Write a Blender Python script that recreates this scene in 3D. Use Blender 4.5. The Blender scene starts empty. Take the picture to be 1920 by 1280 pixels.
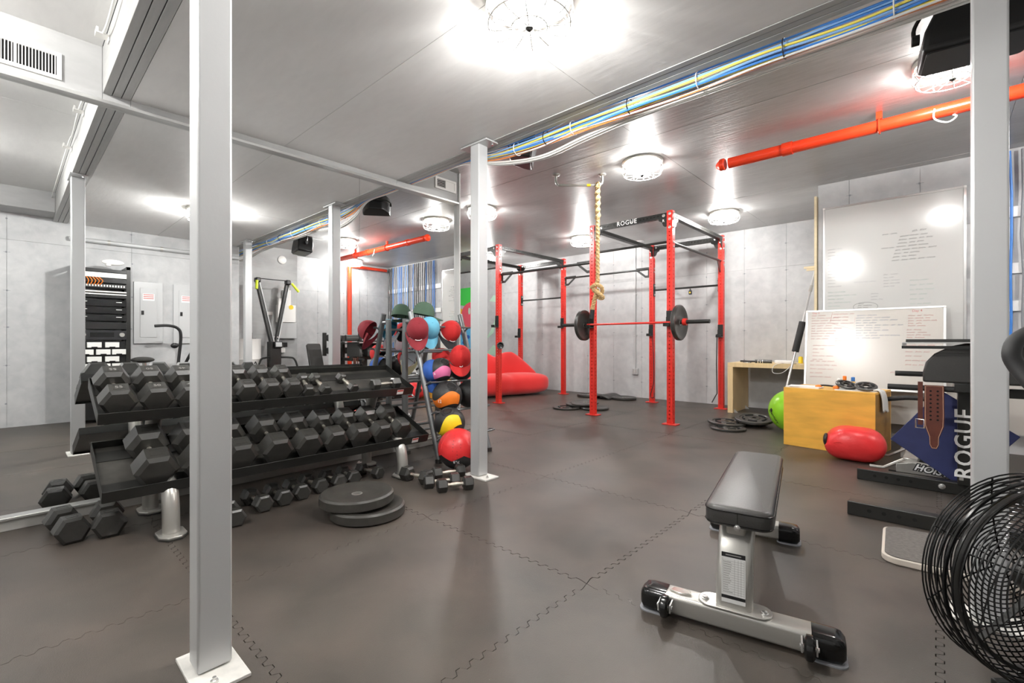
import bpy, bmesh, math, random
from mathutils import Vector, Matrix, Euler
random.seed(7)
scene = bpy.context.scene
COL = scene.collection
R = math.radians
PI = math.pi

# ---------------------------------------------------------------- camera, world, exposure
cam = bpy.data.cameras.new('camera')
cam.sensor_width = 36.0
cam.lens = 870.0 / 1920.0 * 36.0
cam.clip_start = 0.02
camo = bpy.data.objects.new('camera', cam)
COL.objects.link(camo)
camo.location = (0, 0, 1.08)
camo.rotation_euler = (R(90), 0, math.atan(799 / 870))
scene.camera = camo
world = bpy.data.worlds.new('world')
scene.world = world
world.use_nodes = True
world.node_tree.nodes['Background'].inputs[0].default_value = (0.8, 0.82, 0.85, 1)
world.node_tree.nodes['Background'].inputs[1].default_value = 0.05
vs = scene.view_settings
vs.view_transform = 'Standard'
vs.look = 'None'
vs.exposure = 0.96
vs.gamma = 1.0
vs.use_curve_mapping = False
scene.cycles.max_bounces = 8
scene.cycles.adaptive_threshold = 0.02
LAMP_POWER = 108.0     # watts of the caged ceiling lamps on this side of the beam
FAR_POWER = 64.0       # and of those beyond it

# ---------------------------------------------------------------- materials
def s2l(c):
    return tuple(((x / 12.92) if x <= 0.04045 else ((x + 0.055) / 1.055) ** 2.4) for x in c)
def rgb(r, g, b):
    return s2l((r / 255, g / 255, b / 255))

MATS = {}
def mat(name, col, rough=0.5, metal=0.0, spec=0.5, noise=None, bump=None, coat=0.0, emit=None, alpha=None, trans=0.0, world_co=False, sheen=0.0):
    """noise=(scale, amount, (sx,sy,sz)), bump=(scale, strength, (sx,sy,sz))"""
    if name in MATS: return MATS[name]
    m = bpy.data.materials.new(name); m.use_nodes = True
    nt = m.node_tree; N = nt.nodes; L = nt.links
    b = N['Principled BSDF']
    b.inputs['Base Color'].default_value = (*col, 1)
    b.inputs['Roughness'].default_value = rough
    b.inputs['Metallic'].default_value = metal
    b.inputs['Specular IOR Level'].default_value = spec
    b.inputs['Coat Weight'].default_value = coat
    b.inputs['Transmission Weight'].default_value = trans
    if sheen: b.inputs['Sheen Weight'].default_value = sheen
    if emit:
        b.inputs['Emission Color'].default_value = (*emit[0], 1)
        b.inputs['Emission Strength'].default_value = emit[1]
    def coords(st):
        if world_co:
            g = N.new('ShaderNodeNewGeometry'); o = g.outputs['Position']
        else:
            g = N.new('ShaderNodeTexCoord'); o = g.outputs['Object']
        mp = N.new('ShaderNodeMapping'); mp.inputs['Scale'].default_value = st
        L.new(o, mp.inputs['Vector']); return mp.outputs['Vector']
    if noise:
        sc_, am = noise[0], noise[1]; st = noise[2] if len(noise) > 2 else (1, 1, 1)
        t = N.new('ShaderNodeTexNoise'); t.inputs['Scale'].default_value = sc_; t.inputs['Detail'].default_value = 6
        L.new(coords(st), t.inputs['Vector'])
        r = N.new('ShaderNodeValToRGB')
        r.color_ramp.elements[0].position = 0.3; r.color_ramp.elements[1].position = 0.7
        r.color_ramp.elements[0].color = (*[max(0, c * (1 - am)) for c in col], 1)
        r.color_ramp.elements[1].color = (*[min(1, c * (1 + am)) for c in col], 1)
        L.new(t.outputs['Fac'], r.inputs['Fac']); L.new(r.outputs['Color'], b.inputs['Base Color'])
    if bump:
        sc_, am = bump[0], bump[1]; st = bump[2] if len(bump) > 2 else (1, 1, 1)
        t = N.new('ShaderNodeTexNoise'); t.inputs['Scale'].default_value = sc_; t.inputs['Detail'].default_value = 5
        L.new(coords(st), t.inputs['Vector'])
        bp = N.new('ShaderNodeBump'); bp.inputs['Strength'].default_value = am; bp.inputs['Distance'].default_value = 0.01
        L.new(t.outputs['Fac'], bp.inputs['Height']); L.new(bp.outputs['Normal'], b.inputs['Normal'])
    MATS[name] = m
    return m

def layered(name, cols, scales, rough, spec=0.5, bump=None, speck=None, stretch=(1, 1, 1), rough_var=0.0):
    """concrete, rubber, plywood: two noise layers mixed between given colours, world-space"""
    m = bpy.data.materials.new(name); m.use_nodes = True; nt = m.node_tree; N = nt.nodes; L = nt.links
    b = N['Principled BSDF']; b.inputs['Roughness'].default_value = rough; b.inputs['Specular IOR Level'].default_value = spec
    g = N.new('ShaderNodeNewGeometry'); mp = N.new('ShaderNodeMapping'); mp.inputs['Scale'].default_value = stretch
    L.new(g.outputs['Position'], mp.inputs['Vector']); V = mp.outputs['Vector']
    prev = None
    for i, (ca, cb) in enumerate(cols):
        t = N.new('ShaderNodeTexNoise'); t.inputs['Scale'].default_value = scales[i]; t.inputs['Detail'].default_value = 7
        t.inputs['Distortion'].default_value = 0.4
        L.new(V, t.inputs['Vector'])
        r = N.new('ShaderNodeValToRGB'); r.color_ramp.elements[0].position = 0.32; r.color_ramp.elements[1].position = 0.68
        r.color_ramp.elements[0].color = (*ca, 1); r.color_ramp.elements[1].color = (*cb, 1)
        L.new(t.outputs['Fac'], r.inputs['Fac'])
        if rough_var and i == 0:
            mr = N.new('ShaderNodeMapRange'); mr.inputs['To Min'].default_value = rough - rough_var; mr.inputs['To Max'].default_value = rough + rough_var
            L.new(t.outputs['Fac'], mr.inputs['Value']); L.new(mr.outputs['Result'], b.inputs['Roughness'])
        if prev is None: prev = r.outputs['Color']
        else:
            mx = N.new('ShaderNodeMix'); mx.data_type = 'RGBA'; mx.inputs['Factor'].default_value = 0.5
            L.new(prev, mx.inputs['A']); L.new(r.outputs['Color'], mx.inputs['B']); prev = mx.outputs['Result']
    if speck:
        t = N.new('ShaderNodeTexVoronoi'); t.inputs['Scale'].default_value = speck[0]; L.new(g.outputs['Position'], t.inputs['Vector'])
        mr = N.new('ShaderNodeMapRange'); mr.inputs['From Min'].default_value = 0.0; mr.inputs['From Max'].default_value = speck[1]
        mr.inputs['To Min'].default_value = speck[3]; mr.inputs['To Max'].default_value = 0
        L.new(t.outputs['Distance'], mr.inputs['Value'])
        mx = N.new('ShaderNodeMix'); mx.data_type = 'RGBA'; mx.inputs['B'].default_value = (*speck[2], 1)
        L.new(mr.outputs['Result'], mx.inputs['Factor']); L.new(prev, mx.inputs['A']); prev = mx.outputs['Result']
    L.new(prev, b.inputs['Base Color'])
    if bump:
        t = N.new('ShaderNodeTexNoise'); t.inputs['Scale'].default_value = bump[0]; t.inputs['Detail'].default_value = 6
        mp2 = N.new('ShaderNodeMapping'); mp2.inputs['Scale'].default_value = bump[2] if len(bump) > 2 else (1, 1, 1)
        L.new(g.outputs['Position'], mp2.inputs['Vector']); L.new(mp2.outputs['Vector'], t.inputs['Vector'])
        bp = N.new('ShaderNodeBump'); bp.inputs['Strength'].default_value = bump[1]; bp.inputs['Distance'].default_value = 0.01
        L.new(t.outputs['Fac'], bp.inputs['Height']); L.new(bp.outputs['Normal'], b.inputs['Normal'])
    MATS[name] = m; return m

layered('concrete', [(rgb(168, 169, 170), rgb(196, 197, 197)), (rgb(176, 177, 178), rgb(200, 200, 199))], [1.3, 9], 0.72, 0.4,
        bump=(40, 0.06), speck=(9, 0.012, rgb(90, 90, 90), 0.7))
layered('plywood_wall', [(rgb(150, 150, 150), rgb(182, 182, 181)), (rgb(166, 166, 165), rgb(178, 178, 177))], [1.2, 6], 0.6, 0.4,
        bump=(3, 0.25, (1, 1.2, 6)), stretch=(1, 1, 3))
layered('ceiling_paint', [(rgb(222, 221, 219), rgb(234, 233, 231)), (rgb(224, 223, 221), rgb(232, 231, 229))], [0.9, 7], 0.5, 0.4,
        bump=(5, 0.09, (1.0, 5, 1)), stretch=(1, 3, 1), speck=(7, 0.012, rgb(90, 90, 90), 0.7))
layered('ceiling_silver', [(rgb(160, 160, 159), rgb(190, 190, 189)), (rgb(168, 168, 167), rgb(184, 184, 183))], [0.9, 7], 0.36, 0.6,
        bump=(5, 0.16, (1.0, 7, 1)), stretch=(1, 3, 1), speck=(7, 0.012, rgb(80, 80, 80), 0.7), rough_var=0.08)
MATS['ceiling_silver'].node_tree.nodes['Principled BSDF'].inputs['Metallic'].default_value = 0.35
layered('rubber_floor', [(rgb(42, 39, 35), rgb(92, 86, 78)), (rgb(52, 48, 44), rgb(88, 77, 70))], [0.9, 2.6], 0.42, 0.5,
        bump=(260, 0.12), speck=(14, 0.02, rgb(190, 180, 170), 0.5), rough_var=0.1)
mat('post_paint', rgb(194, 195, 195), 0.32, 0.25, bump=(60, 0.03))
mat('base_plate', rgb(226, 224, 218), 0.5, 0.1, noise=(30, 0.08))
mat('beam_paint', rgb(172, 172, 170), 0.5, noise=(6, 0.06, (1, 8, 8)))
mat('beam_gap', rgb(20, 20, 20), 0.8)
mat('white_trim', rgb(228, 228, 226), 0.4)
mat('white_plastic', rgb(236, 234, 230), 0.4)
mat('mirror_glass', (0.93, 0.94, 0.94), 0.0, 1.0)
mat('mirror_board', rgb(170, 168, 163), 0.6, noise=(8, 0.08))
mat('chrome', rgb(225, 222, 215), 0.18, 1.0)
mat('chrome_knurl', rgb(220, 214, 202), 0.3, 1.0, bump=(300, 0.4))
mat('bolt_metal', rgb(222, 222, 220), 0.25, 0.9)
mat('silver_paint', rgb(186, 184, 178), 0.3, 0.6)
mat('grey_tube', rgb(128, 130, 131), 0.3, 0.6)
mat('black_rubber', rgb(46, 45, 42), 0.36, spec=0.7, coat=0.15, noise=(40, 0.15), bump=(300, 0.05))
mat('black_rubber_grey', rgb(56, 54, 50), 0.42, noise=(25, 0.2))
mat('black_steel', rgb(38, 38, 36), 0.36, 0.2, bump=(300, 0.05))
mat('tray_steel', rgb(70, 68, 64), 0.42, 0.3, noise=(12, 0.25))
mat('black_plastic', rgb(26, 26, 26), 0.35)
mat('black_gloss', rgb(18, 18, 18), 0.18)
mat('vinyl', rgb(58, 57, 55), 0.36, spec=0.5, bump=(160, 0.12))
mat('foam', rgb(34, 34, 34), 0.65)
mat('rack_red', rgb(214, 48, 38), 0.33, spec=0.5)
mat('pipe_red', rgb(226, 62, 30), 0.25, spec=0.55)
mat('fabric_red', rgb(222, 40, 38), 0.8, bump=(250, 0.1), sheen=0.3)
mat('leather_red', rgb(224, 52, 54), 0.36, bump=(60, 0.12))
mat('plywood_yellow', rgb(226, 172, 70), 0.42, noise=(3.0, 0.16, (1, 1, 5)))
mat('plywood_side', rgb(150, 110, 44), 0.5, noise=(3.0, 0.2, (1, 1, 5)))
mat('birch', rgb(222, 196, 148), 0.5, noise=(5, 0.06, (8, 1, 1)))
mat('pine', rgb(222, 206, 170), 0.6, noise=(8, 0.06, (1, 1, 6)))
mat('whiteboard', rgb(200, 200, 197), 0.13, spec=0.5)
mat('whiteboard_used', rgb(200, 196, 189), 0.22, spec=0.5, noise=(2, 0.015))
mat('aluminium', rgb(206, 206, 204), 0.3, 0.7)
for n_, c_ in dict(ink_black=(70, 70, 70), ink_red=(196, 110, 106), ink_blue=(108, 126, 160), ink_grey=(176, 176, 180), ink_green=(170, 196, 184)).items():
    mat(n_, rgb(*c_), 0.6)
mat('rope', rgb(204, 172, 122), 0.85, noise=(60, 0.25), bump=(120, 0.5))
mat('lettering_white', rgb(240, 240, 238), 0.45)
mat('lettering_grey', rgb(150, 148, 144), 0.45)
mat('leather_brown', rgb(92, 44, 30), 0.45, noise=(14, 0.2), bump=(120, 0.1))
mat('stitch', rgb(206, 168, 140), 0.6)
mat('navy', rgb(36, 44, 92), 0.55, noise=(10, 0.12))
mat('green_ball', rgb(140, 204, 40), 0.3)
mat('panel_grey', rgb(186, 187, 187), 0.45, 0.1)
mat('dark_hole', rgb(12, 12, 12), 0.9)
mat('sticker', rgb(232, 232, 230), 0.5)
mat('sticker_red', rgb(196, 70, 60), 0.5)
mat('yellow', rgb(242, 206, 34), 0.4)
mat('grip_grey', rgb(96, 92, 88), .85, noise=(60, .2))
mat('pale_edge', rgb(206, 196, 184), .5)
mat('neon', rgb(206, 226, 40), 0.45)
mat('bulb', (1, 1, 1), 0.4, emit=((1.0, 0.955, 0.9), 6.0))
mat('glass_clear', (0.95, 0.97, 0.98), 0.02, trans=1.0)
for n_, c_ in dict(cable_blue=(70, 132, 210), cable_lightblue=(130, 172, 222), cable_yellow=(232, 214, 96), cable_white=(226, 226, 222), cable_orange=(230, 140, 74),
                   cable_red=(206, 54, 74), cable_black=(34, 34, 36), cable_grey=(140, 142, 146)).items():
    mat(n_, rgb(*c_), 0.4)

# ---------------------------------------------------------------- mesh builder
def T(*v): return Matrix.Translation(Vector(v))
def RX(a): return Matrix.Rotation(R(a), 4, 'X')
def RY(a): return Matrix.Rotation(R(a), 4, 'Y')
def RZ(a): return Matrix.Rotation(R(a), 4, 'Z')
ID = Matrix.Identity(4)

class MB:
    def __init__(s): s.v = []; s.f = []
    def add(s, vs_, fs, M=None):
        o = len(s.v)
        s.v += [tuple(M @ Vector(v)) if M is not None else tuple(v) for v in vs_]
        s.f += [tuple(i + o for i in f) for f in fs]; return s
    def box(s, c, d, M=None):
        x, y, z = (k / 2 for k in d); cx, cy, cz = c
        vs_ = [(cx + a * x, cy + b * y, cz + e * z) for a in (-1, 1) for b in (-1, 1) for e in (-1, 1)]
        return s.add(vs_, [(0, 1, 3, 2), (4, 6, 7, 5), (0, 4, 5, 1), (2, 3, 7, 6), (0, 2, 6, 4), (1, 5, 7, 3)], M)
    def bb(s, x0, x1, y0, y1, z0, z1, M=None):
        return s.box(((x0 + x1) / 2, (y0 + y1) / 2, (z0 + z1) / 2), (abs(x1 - x0), abs(y1 - y0), abs(z1 - z0)), M)
    def cyl(s, p0, p1, r0, r1=None, n=16, M=None, caps=True):
        r1 = r0 if r1 is None else r1
        p0 = Vector(p0); p1 = Vector(p1); d = (p1 - p0).normalized()
        a = d.orthogonal().normalized(); b = d.cross(a)
        vs_ = []
        for p, r in ((p0, r0), (p1, r1)):
            for i in range(n):
                t = 2 * PI * i / n; vs_.append(p + r * (math.cos(t) * a + math.sin(t) * b))
        fs = [(i, (i + 1) % n, n + (i + 1) % n, n + i) for i in range(n)]
        if caps: fs += [tuple(range(n))[::-1], tuple(range(n, 2 * n))]
        return s.add(vs_, fs, M)
    def tube(s, path, r, n=8, closed=False, M=None, flat=None):
        P = [Vector(p) for p in path]; k = len(P)
        rs = r if isinstance(r, (list, tuple)) else [r] * k
        vs_ = []; fs = []; nrm = None
        for i in range(k):
            if closed: t = (P[(i + 1) % k] - P[i - 1])
            else: t = P[min(i + 1, k - 1)] - P[max(i - 1, 0)]
            t.normalize()
            if nrm is None: nrm = t.orthogonal().normalized() if flat is None else (Vector(flat) - t * t.dot(Vector(flat))).normalized()
            else:
                nrm = nrm - t * t.dot(nrm)
                nrm = nrm.normalized() if nrm.length > 1e-6 else t.orthogonal().normalized()
            b = t.cross(nrm)
            for j in range(n):
                a = 2 * PI * j / n + PI / n; vs_.append(P[i] + rs[i] * (math.cos(a) * nrm + math.sin(a) * b))
        for i in range(k if closed else k - 1):
            for j in range(n):
                fs.append((i * n + j, i * n + (j + 1) % n, ((i + 1) % k) * n + (j + 1) % n, ((i + 1) % k) * n + j))
        if not closed: fs += [tuple(range(n))[::-1], tuple(range((k - 1) * n, k * n))]
        return s.add(vs_, fs, M)
    def lathe(s, prof, n=24, M=None, closed=False):
        """prof: (r,z) along local Z"""
        vs_ = []; fs = []; k = len(prof)
        for r, z in prof:
            for j in range(n):
                a = 2 * PI * j / n; vs_.append((r * math.cos(a), r * math.sin(a), z))
        for i in range(k if closed else k - 1):
            i2 = (i + 1) % k
            for j in range(n): fs.append((i * n + j, i * n + (j + 1) % n, i2 * n + (j + 1) % n, i2 * n + j))
        if not closed:
            if prof[0][0] > 1e-5: fs.append(tuple(range(n))[::-1])
            if prof[-1][0] > 1e-5: fs.append(tuple(range((k - 1) * n, k * n)))
        return s.add(vs_, fs, M)
    def prism(s, poly, z0, z1, M=None):
        n = len(poly)
        vs_ = [(x, y, z0) for x, y in poly] + [(x, y, z1) for x, y in poly]
        return s.add(vs_, [tuple(range(n))[::-1], tuple(range(n, 2 * n))] + [(i, (i + 1) % n, n + (i + 1) % n, n + i) for i in range(n)], M)
    def grid(s, fn, nu, nv, M=None, cu=False, cv=False):
        vs_ = [fn(i / (nu if cu else nu - 1), j / (nv if cv else nv - 1)) for i in range(nu) for j in range(nv)]
        fs = []
        for i in range(nu if cu else nu - 1):
            for j in range(nv if cv else nv - 1):
                a, b = (i + 1) % nu, (j + 1) % nv
                fs.append((i * nv + j, a * nv + j, a * nv + b, i * nv + b))
        return s.add(vs_, fs, M)
    def sph(s, c, r, nu=20, nv=12, M=None):
        r = (r, r, r) if not isinstance(r, (tuple, list)) else r
        prof = []
        def fn(u, v):
            a = 2 * PI * u; b = PI * v - PI / 2
            return (c[0] + r[0] * math.cos(b) * math.cos(a), c[1] + r[1] * math.cos(b) * math.sin(a), c[2] + r[2] * math.sin(b))
        return s.grid(fn, nu, nv, M, cu=True)
    def mesh(s, name, m=None, ang=35):
        me = bpy.data.meshes.new(name); me.from_pydata(s.v, [], s.f); me.validate()
        bm = bmesh.new(); bm.from_mesh(me); bmesh.ops.recalc_face_normals(bm, faces=bm.faces); bm.to_mesh(me); bm.free()
        if ang: me.shade_smooth(); me.set_sharp_from_angle(angle=R(ang))
        if m: me.materials.append(MATS[m] if isinstance(m, str) else m)
        return me
    def build(s, name, m, parent=None, ang=35, bevel=0, world=False, label=None, seg=2):
        return mkobj(name, s.mesh(name, m, ang), parent, bevel, world, label, seg)

def mkobj(name, me, parent=None, bevel=0, world=False, label=None, seg=2):
    o = bpy.data.objects.new(name, me); COL.objects.link(o)
    if parent is not None:
        o.parent = parent
        if world: o.matrix_parent_inverse = wmat(parent).inverted()
    if bevel:
        b = o.modifiers.new('bevel', 'BEVEL'); b.width = bevel; b.segments = seg; b.limit_method = 'ANGLE'; b.angle_limit = R(40)
    if label: o['label'] = label
    return o
def wmat(o):
    m = Matrix.LocRotScale(o.location, o.rotation_euler, o.scale)
    if o.parent: m = wmat(o.parent) @ o.matrix_parent_inverse @ m
    return m
def thing(name, label, cat, loc=(0, 0, 0), rot=(0, 0, 0), group=None):
    o = bpy.data.objects.new(name, None); COL.objects.link(o); o.empty_display_size = 0.05
    o.location = loc; o.rotation_euler = [R(a) for a in rot]
    return tag(o, label, cat, group)
def tag(o, label, cat, group=None):
    o['label'] = label; o['category'] = cat
    if group: o['group'] = group
    return o
def struct(o): o['kind'] = 'structure'; return o
def copy_tree(o, parent=None):
    c = o.copy(); COL.objects.link(c)
    if parent is not None: c.parent = parent
    for ch in o.children: copy_tree(ch, c)
    return c
def dup(o, loc, rot, label, group=None):
    c = copy_tree(o); c.location = loc; c.rotation_euler = [R(a) for a in rot]; c['label'] = label
    if group: c['group'] = group
    return c
def text_mesh(txt, size, depth=0.0008, spacing=1.0, shear=0.0, bold=0.0, align='CENTER'):
    cu = bpy.data.curves.new('lettering', 'FONT'); cu.body = txt; cu.size = size; cu.extrude = depth; cu.space_character = spacing
    cu.shear = shear; cu.offset = bold; cu.align_x = align; cu.align_y = 'CENTER'; cu.resolution_u = 3
    o = bpy.data.objects.new('tmp', cu); COL.objects.link(o)
    dg = bpy.context.evaluated_depsgraph_get(); dg.update()
    me = bpy.data.meshes.new_from_object(o.evaluated_get(dg))
    bpy.data.objects.remove(o); bpy.data.curves.remove(cu)
    return me
def text(txt, size, m, M, name='lettering', parent=None, world=True, depth=0.0008, **kw):
    me = text_mesh(txt, size, depth, **kw); me.transform(M)
    me.materials.clear(); me.materials.append(MATS[m])
    return mkobj(name, me, parent, 0, world)
def arc(c, r, a0, a1, n, ax='xz'):
    out = []
    for i in range(n + 1):
        a = R(a0 + (a1 - a0) * i / n); p = [c[0], c[1], c[2]]
        i0, i1 = 'xyz'.index(ax[0]), 'xyz'.index(ax[1])
        p[i0] += r * math.cos(a); p[i1] += r * math.sin(a); out.append(tuple(p))
    return out
def smooth(pts, n=6, closed=False):
    P = [Vector(p) for p in pts]; k = len(P); out = []
    for i in range(k if closed else k - 1):
        p0 = P[(i - 1) % k] if closed or i > 0 else P[0]; p1 = P[i]; p2 = P[(i + 1) % k]
        p3 = P[(i + 2) % k] if closed or i + 2 < k else P[-1]
        for j in range(n):
            t = j / n
            out.append(0.5 * ((2 * p1) + (p2 - p0) * t + (2 * p0 - 5 * p1 + 4 * p2 - p3) * t * t + (3 * p1 - p0 - 3 * p2 + p3) * t ** 3))
    if not closed: out.append(P[-1])
    return out
def rrect(w, h, r, n=5):
    out = []
    for cx, cy, a in ((w / 2 - r, h / 2 - r, 0), (-w / 2 + r, h / 2 - r, 90), (-w / 2 + r, -h / 2 + r, 180), (w / 2 - r, -h / 2 + r, 270)):
        for i in range(n + 1): t = R(a + 90 * i / n); out.append((cx + r * math.cos(t), cy + r * math.sin(t)))
    return out
ORD = ['first', 'second', 'third', 'fourth', 'fifth', 'sixth', 'seventh', 'eighth', 'ninth', 'tenth', 'eleventh', 'twelfth']
# ================================================================ ROOM SHELL
XM = -3.93            # mirror surface
ZH, ZL = 2.93, 2.66   # high and low ceiling
YB = 8.25             # wall behind the red racks
YW = 6.52             # wall with the whiteboards
XO = 0.72             # wall opposite the mirror
BL0, BL1 = 0.41, 0.55     # left beam
BR0, BR1 = 2.58, 2.72     # right beam

# ---- floor
fl_ = MB().bb(-9.9, 2.5, -1.6, 8.4, -0.06, -0.012).build('floor', 'dark_hole'); struct(fl_)
PX, PY = 1.16, 1.16
def mat_outline():
    n = 18; a = 0.011; g = 0.0016
    def wave(i):            # tooth pattern, two points per half tooth
        out = []
        for k in range(n):
            t0 = .035 + .93 * k / n
            for t, s in ((0.10, -1), (0.40, -1), (0.60, 1), (0.90, 1)):
                out.append((t0 + .93 * t / n, s * a))
        return out
    w = wave(0); pts = []
    pts += [(0 + g, 0 + g)] + [(t * PX, s + g) for t, s in w]
    pts += [(PX - g, g)] + [(PX + s - g, t * PY) for t, s in w]
    pts += [(PX - g, PY - g)] + [(t * PX, PY + s - g) for t, s in reversed(w)]
    pts += [(g, PY - g)] + [(s + g, t * PY) for t, s in reversed(w)]
    return pts
mat_me = MB().prism(mat_outline(), -0.012, 0.0).mesh('floor_mat', 'rubber_floor', ang=0)
for i in range(-8, 3):
    for j in range(-3, 6):
        o = mkobj('floor_mat', mat_me, fl_); o.location = (-1.155 + PX * i, 1.75 + PY * j, random.uniform(-0.0008, 0.0008))

# ---- walls made of formwork panels
panel_cache = {}
def panel_wall(name, p0, p1, z0, z1, nrm, seams, rows, m='concrete', thick=0.12, ties=None, back=None):
    """p0->p1 is the visible foot line, nrm the side people see; seams: distances of vertical joints"""
    p0 = Vector((*p0, 0)); p1 = Vector((*p1, 0)); d = (p1 - p0); Lw = d.length; d.normalize(); n = Vector((*nrm, 0))
    fr = Matrix(((d.x, n.x, 0, p0.x), (d.y, n.y, 0, p0.y), (0, 0, 1, 0), (0, 0, 0, 1)))
    w = MB().bb(0, Lw, -thick, -0.012, z0, z1, fr).build(name, 'concrete' if m == 'concrete' else m); struct(w)
    us = [0] + [s for s in seams if 0.02 < s < Lw - 0.02] + [Lw]; zs = [z0] + [r for r in rows if z0 < r < z1] + [z1]
    g = 0.0014
    for a, b in zip(us, us[1:]):
        for c, e in zip(zs, zs[1:]):
            key = (round(b - a, 3), round(e - c, 3), m)
            if key not in panel_cache:
                panel_cache[key] = MB().bb(g, b - a - g, -0.0125, 0, g, e - c - g).mesh('wall_panel', m, ang=0)
            o = mkobj('wall_panel', panel_cache[key], w)
            o.matrix_local = fr @ T(a, random.uniform(-0.0007, 0.0007), c)
    if ties:
        t = MB()
        for a in us[1:-1]:
            for z in ties:
                if z0 < z < z1:
                    du = random.uniform(-.01, .01)
                    t.cyl((a + du, 0.0008, z), (a + du, -0.004, z), 0.011, n=8, M=fr)
                    if random.random() < .6: t.bb(a - 0.03, a + 0.03, -0.002, 0.0012, z - 0.002, z + 0.002, fr)
        k = t.build('tie_marks', 'cable_grey', w); k['kind'] = 'stuff'
    return w
TZ = [0.3, 0.78, 1.26, 1.72, 2.2, 2.62]
panel_wall('wall_back', (-9.8, YB), (-1.05, YB), 0, ZH, (0, -1), [9.8 - 1.75 - .61 * k for k in range(13, -1, -1)], [2.26], ties=TZ)
panel_wall('wall_step', (-1.05, YB), (-1.05, YW), 0, ZH, (-1, 0), [.61, 1.22], [2.26], ties=TZ)
panel_wall('wall_whiteboard', (-1.05, YW), (2.35, YW), 0, ZH, (0, -1), [.3 + .61 * k for k in range(6)], [2.26], ties=TZ + [2.75])
panel_wall('wall_right', (XO, 2.62), (XO, -1.5), 0, ZH, (-1, 0), [1.4 + .61 * k for k in range(5)], [2.36], ties=TZ)
panel_wall('wall_right', (XO, 2.62), (1.75, 2.62), 0, ZH, (0, 1), [], [1.22, 2.44], 'plywood_wall')
panel_wall('wall_right', (1.75, 4.0), (1.75, 2.62), 0, ZH, (-1, 0), [], [1.22, 2.3], 'plywood_wall')
panel_wall('wall_right', (1.75, 4.0), (2.35, 4.0), 0, ZH, (0, 1), [], [2.26])
panel_wall('wall_right', (2.35, YW), (2.35, 4.0), 0, ZH, (-1, 0), [.6, 1.21, 1.82], [2.2], ties=TZ)
panel_wall('wall_left', (-9.8, 3.5), (-9.8, YB), 0, ZH, (1, 0), [.61 * k for k in range(1, 9)], [2.26], ties=TZ)
panel_wall('wall_left', (-4.1, 3.39), (-9.8, 3.39), 0, ZH, (0, 1), [1.22 * k for k in range(1, 5)], [1.22, 2.44], 'plywood_wall')
panel_wall('wall_front', (XO, -1.5), (-4.1, -1.5), 0, 3.2, (0, 1), [.61 * k for k in range(1, 8)], [2.26], ties=TZ)
# mirror wall: plain grey boarding behind the mirrors and above them
wm = MB().bb(-4.1, -3.945, -1.5, 3.385, 0, 2.96).build('wall_mirror', 'plywood_wall'); struct(wm)
for y0, y1 in ((-1.5, BL0), (BL0, BL1), (BL1, BR0), (BR0, 3.385)):
    MB().bb(-3.946, -3.905, y0 + .001, y1 - .001, 2.605, 2.955).build('upper_board', 'plywood_wall', wm, ang=0)
MB().bb(-3.946, -3.905, -1.5, 3.385, 0, 0.068).build('kick_board', 'mirror_board', wm, bevel=.002)

# ---- mirrors
ys = [-1.34, -0.16, 1.02, 2.2, 3.375]
for k, (y0, y1) in enumerate(zip(ys, ys[1:])):
    lab = ['wall mirror panel at the near end of the mirror wall', 'wall mirror panel behind the heavy end of the dumbbell rack',
           'wall mirror panel behind the light end of the dumbbell rack', 'wall mirror panel at the far end behind the cap stand'][k]
    t = thing('wall_mirror_panel', lab, 'mirror', (XM, (y0 + y1) / 2, 0.08), group='mirror panels along the left wall')
    MB().bb(XM - .006, XM, y0 + .001, y1 - .001, 0.075, 2.595).build('glass', 'mirror_glass', t, ang=0, world=True)
MB().bb(-3.945, -3.888, -1.4, 3.385, 2.592, 2.612).build('trim_1', 'aluminium', bevel=.002)
MB().bb(-3.945, -3.888, -1.4, 3.385, 0.064, 0.078).build('trim_2', 'aluminium', bevel=.002)
MB().bb(-3.945, -3.885, 3.372, 3.39, 0.0, 2.94).build('trim_3', 'white_trim', bevel=.002)
for n in ('trim_1', 'trim_2', 'trim_3'): struct(bpy.data.objects[n])

# ---- ceilings
def ceiling(name, x0, x1, y0, y1, z, m, sx, sy, ox=0., oy=0.):
    c = MB().bb(x0, x1, y0, y1, z + .014, z + .06).build(name, 'beam_gap'); struct(c)
    def cuts(a, b, st, o):
        k = math.ceil((a - o) / st); out = [a]
        while o + k * st < b - .05:
            if o + k * st > a + .05: out.append(o + k * st)
            k += 1
        return out + [b]
    X_, Y_ = cuts(x0, x1, sx, ox), cuts(y0, y1, sy, oy)
    for a, b in zip(X_, X_[1:]):
        for e, f in zip(Y_, Y_[1:]):
            MB().bb(a + .0013, b - .0013, e + .0013, f - .0013, z + random.uniform(-.001, .001), z + .015).build('ceiling_panel', m, c, ang=0)
    return c
ceiling('ceiling', -9.9, 2.45, BR1, 8.4, ZH, 'ceiling_silver', 2.44, 1.22, -2.0, BR1)
ceiling('ceiling', -3.95, 0.75, BL1, BR0, ZL, 'ceiling_paint', 2.44, 1.22, -1.62, 1.52)
ceiling('ceiling', -3.95, 0.75, -1.6, BL0, 2.945, 'ceiling_paint', 2.44, 1.22, -2.6, -.1)
MB().bb(.3, .72, -1.5, BL0, 2.70, 2.945).build('trim_4', 'plywood_wall'); struct(bpy.data.objects['trim_4'])

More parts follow.
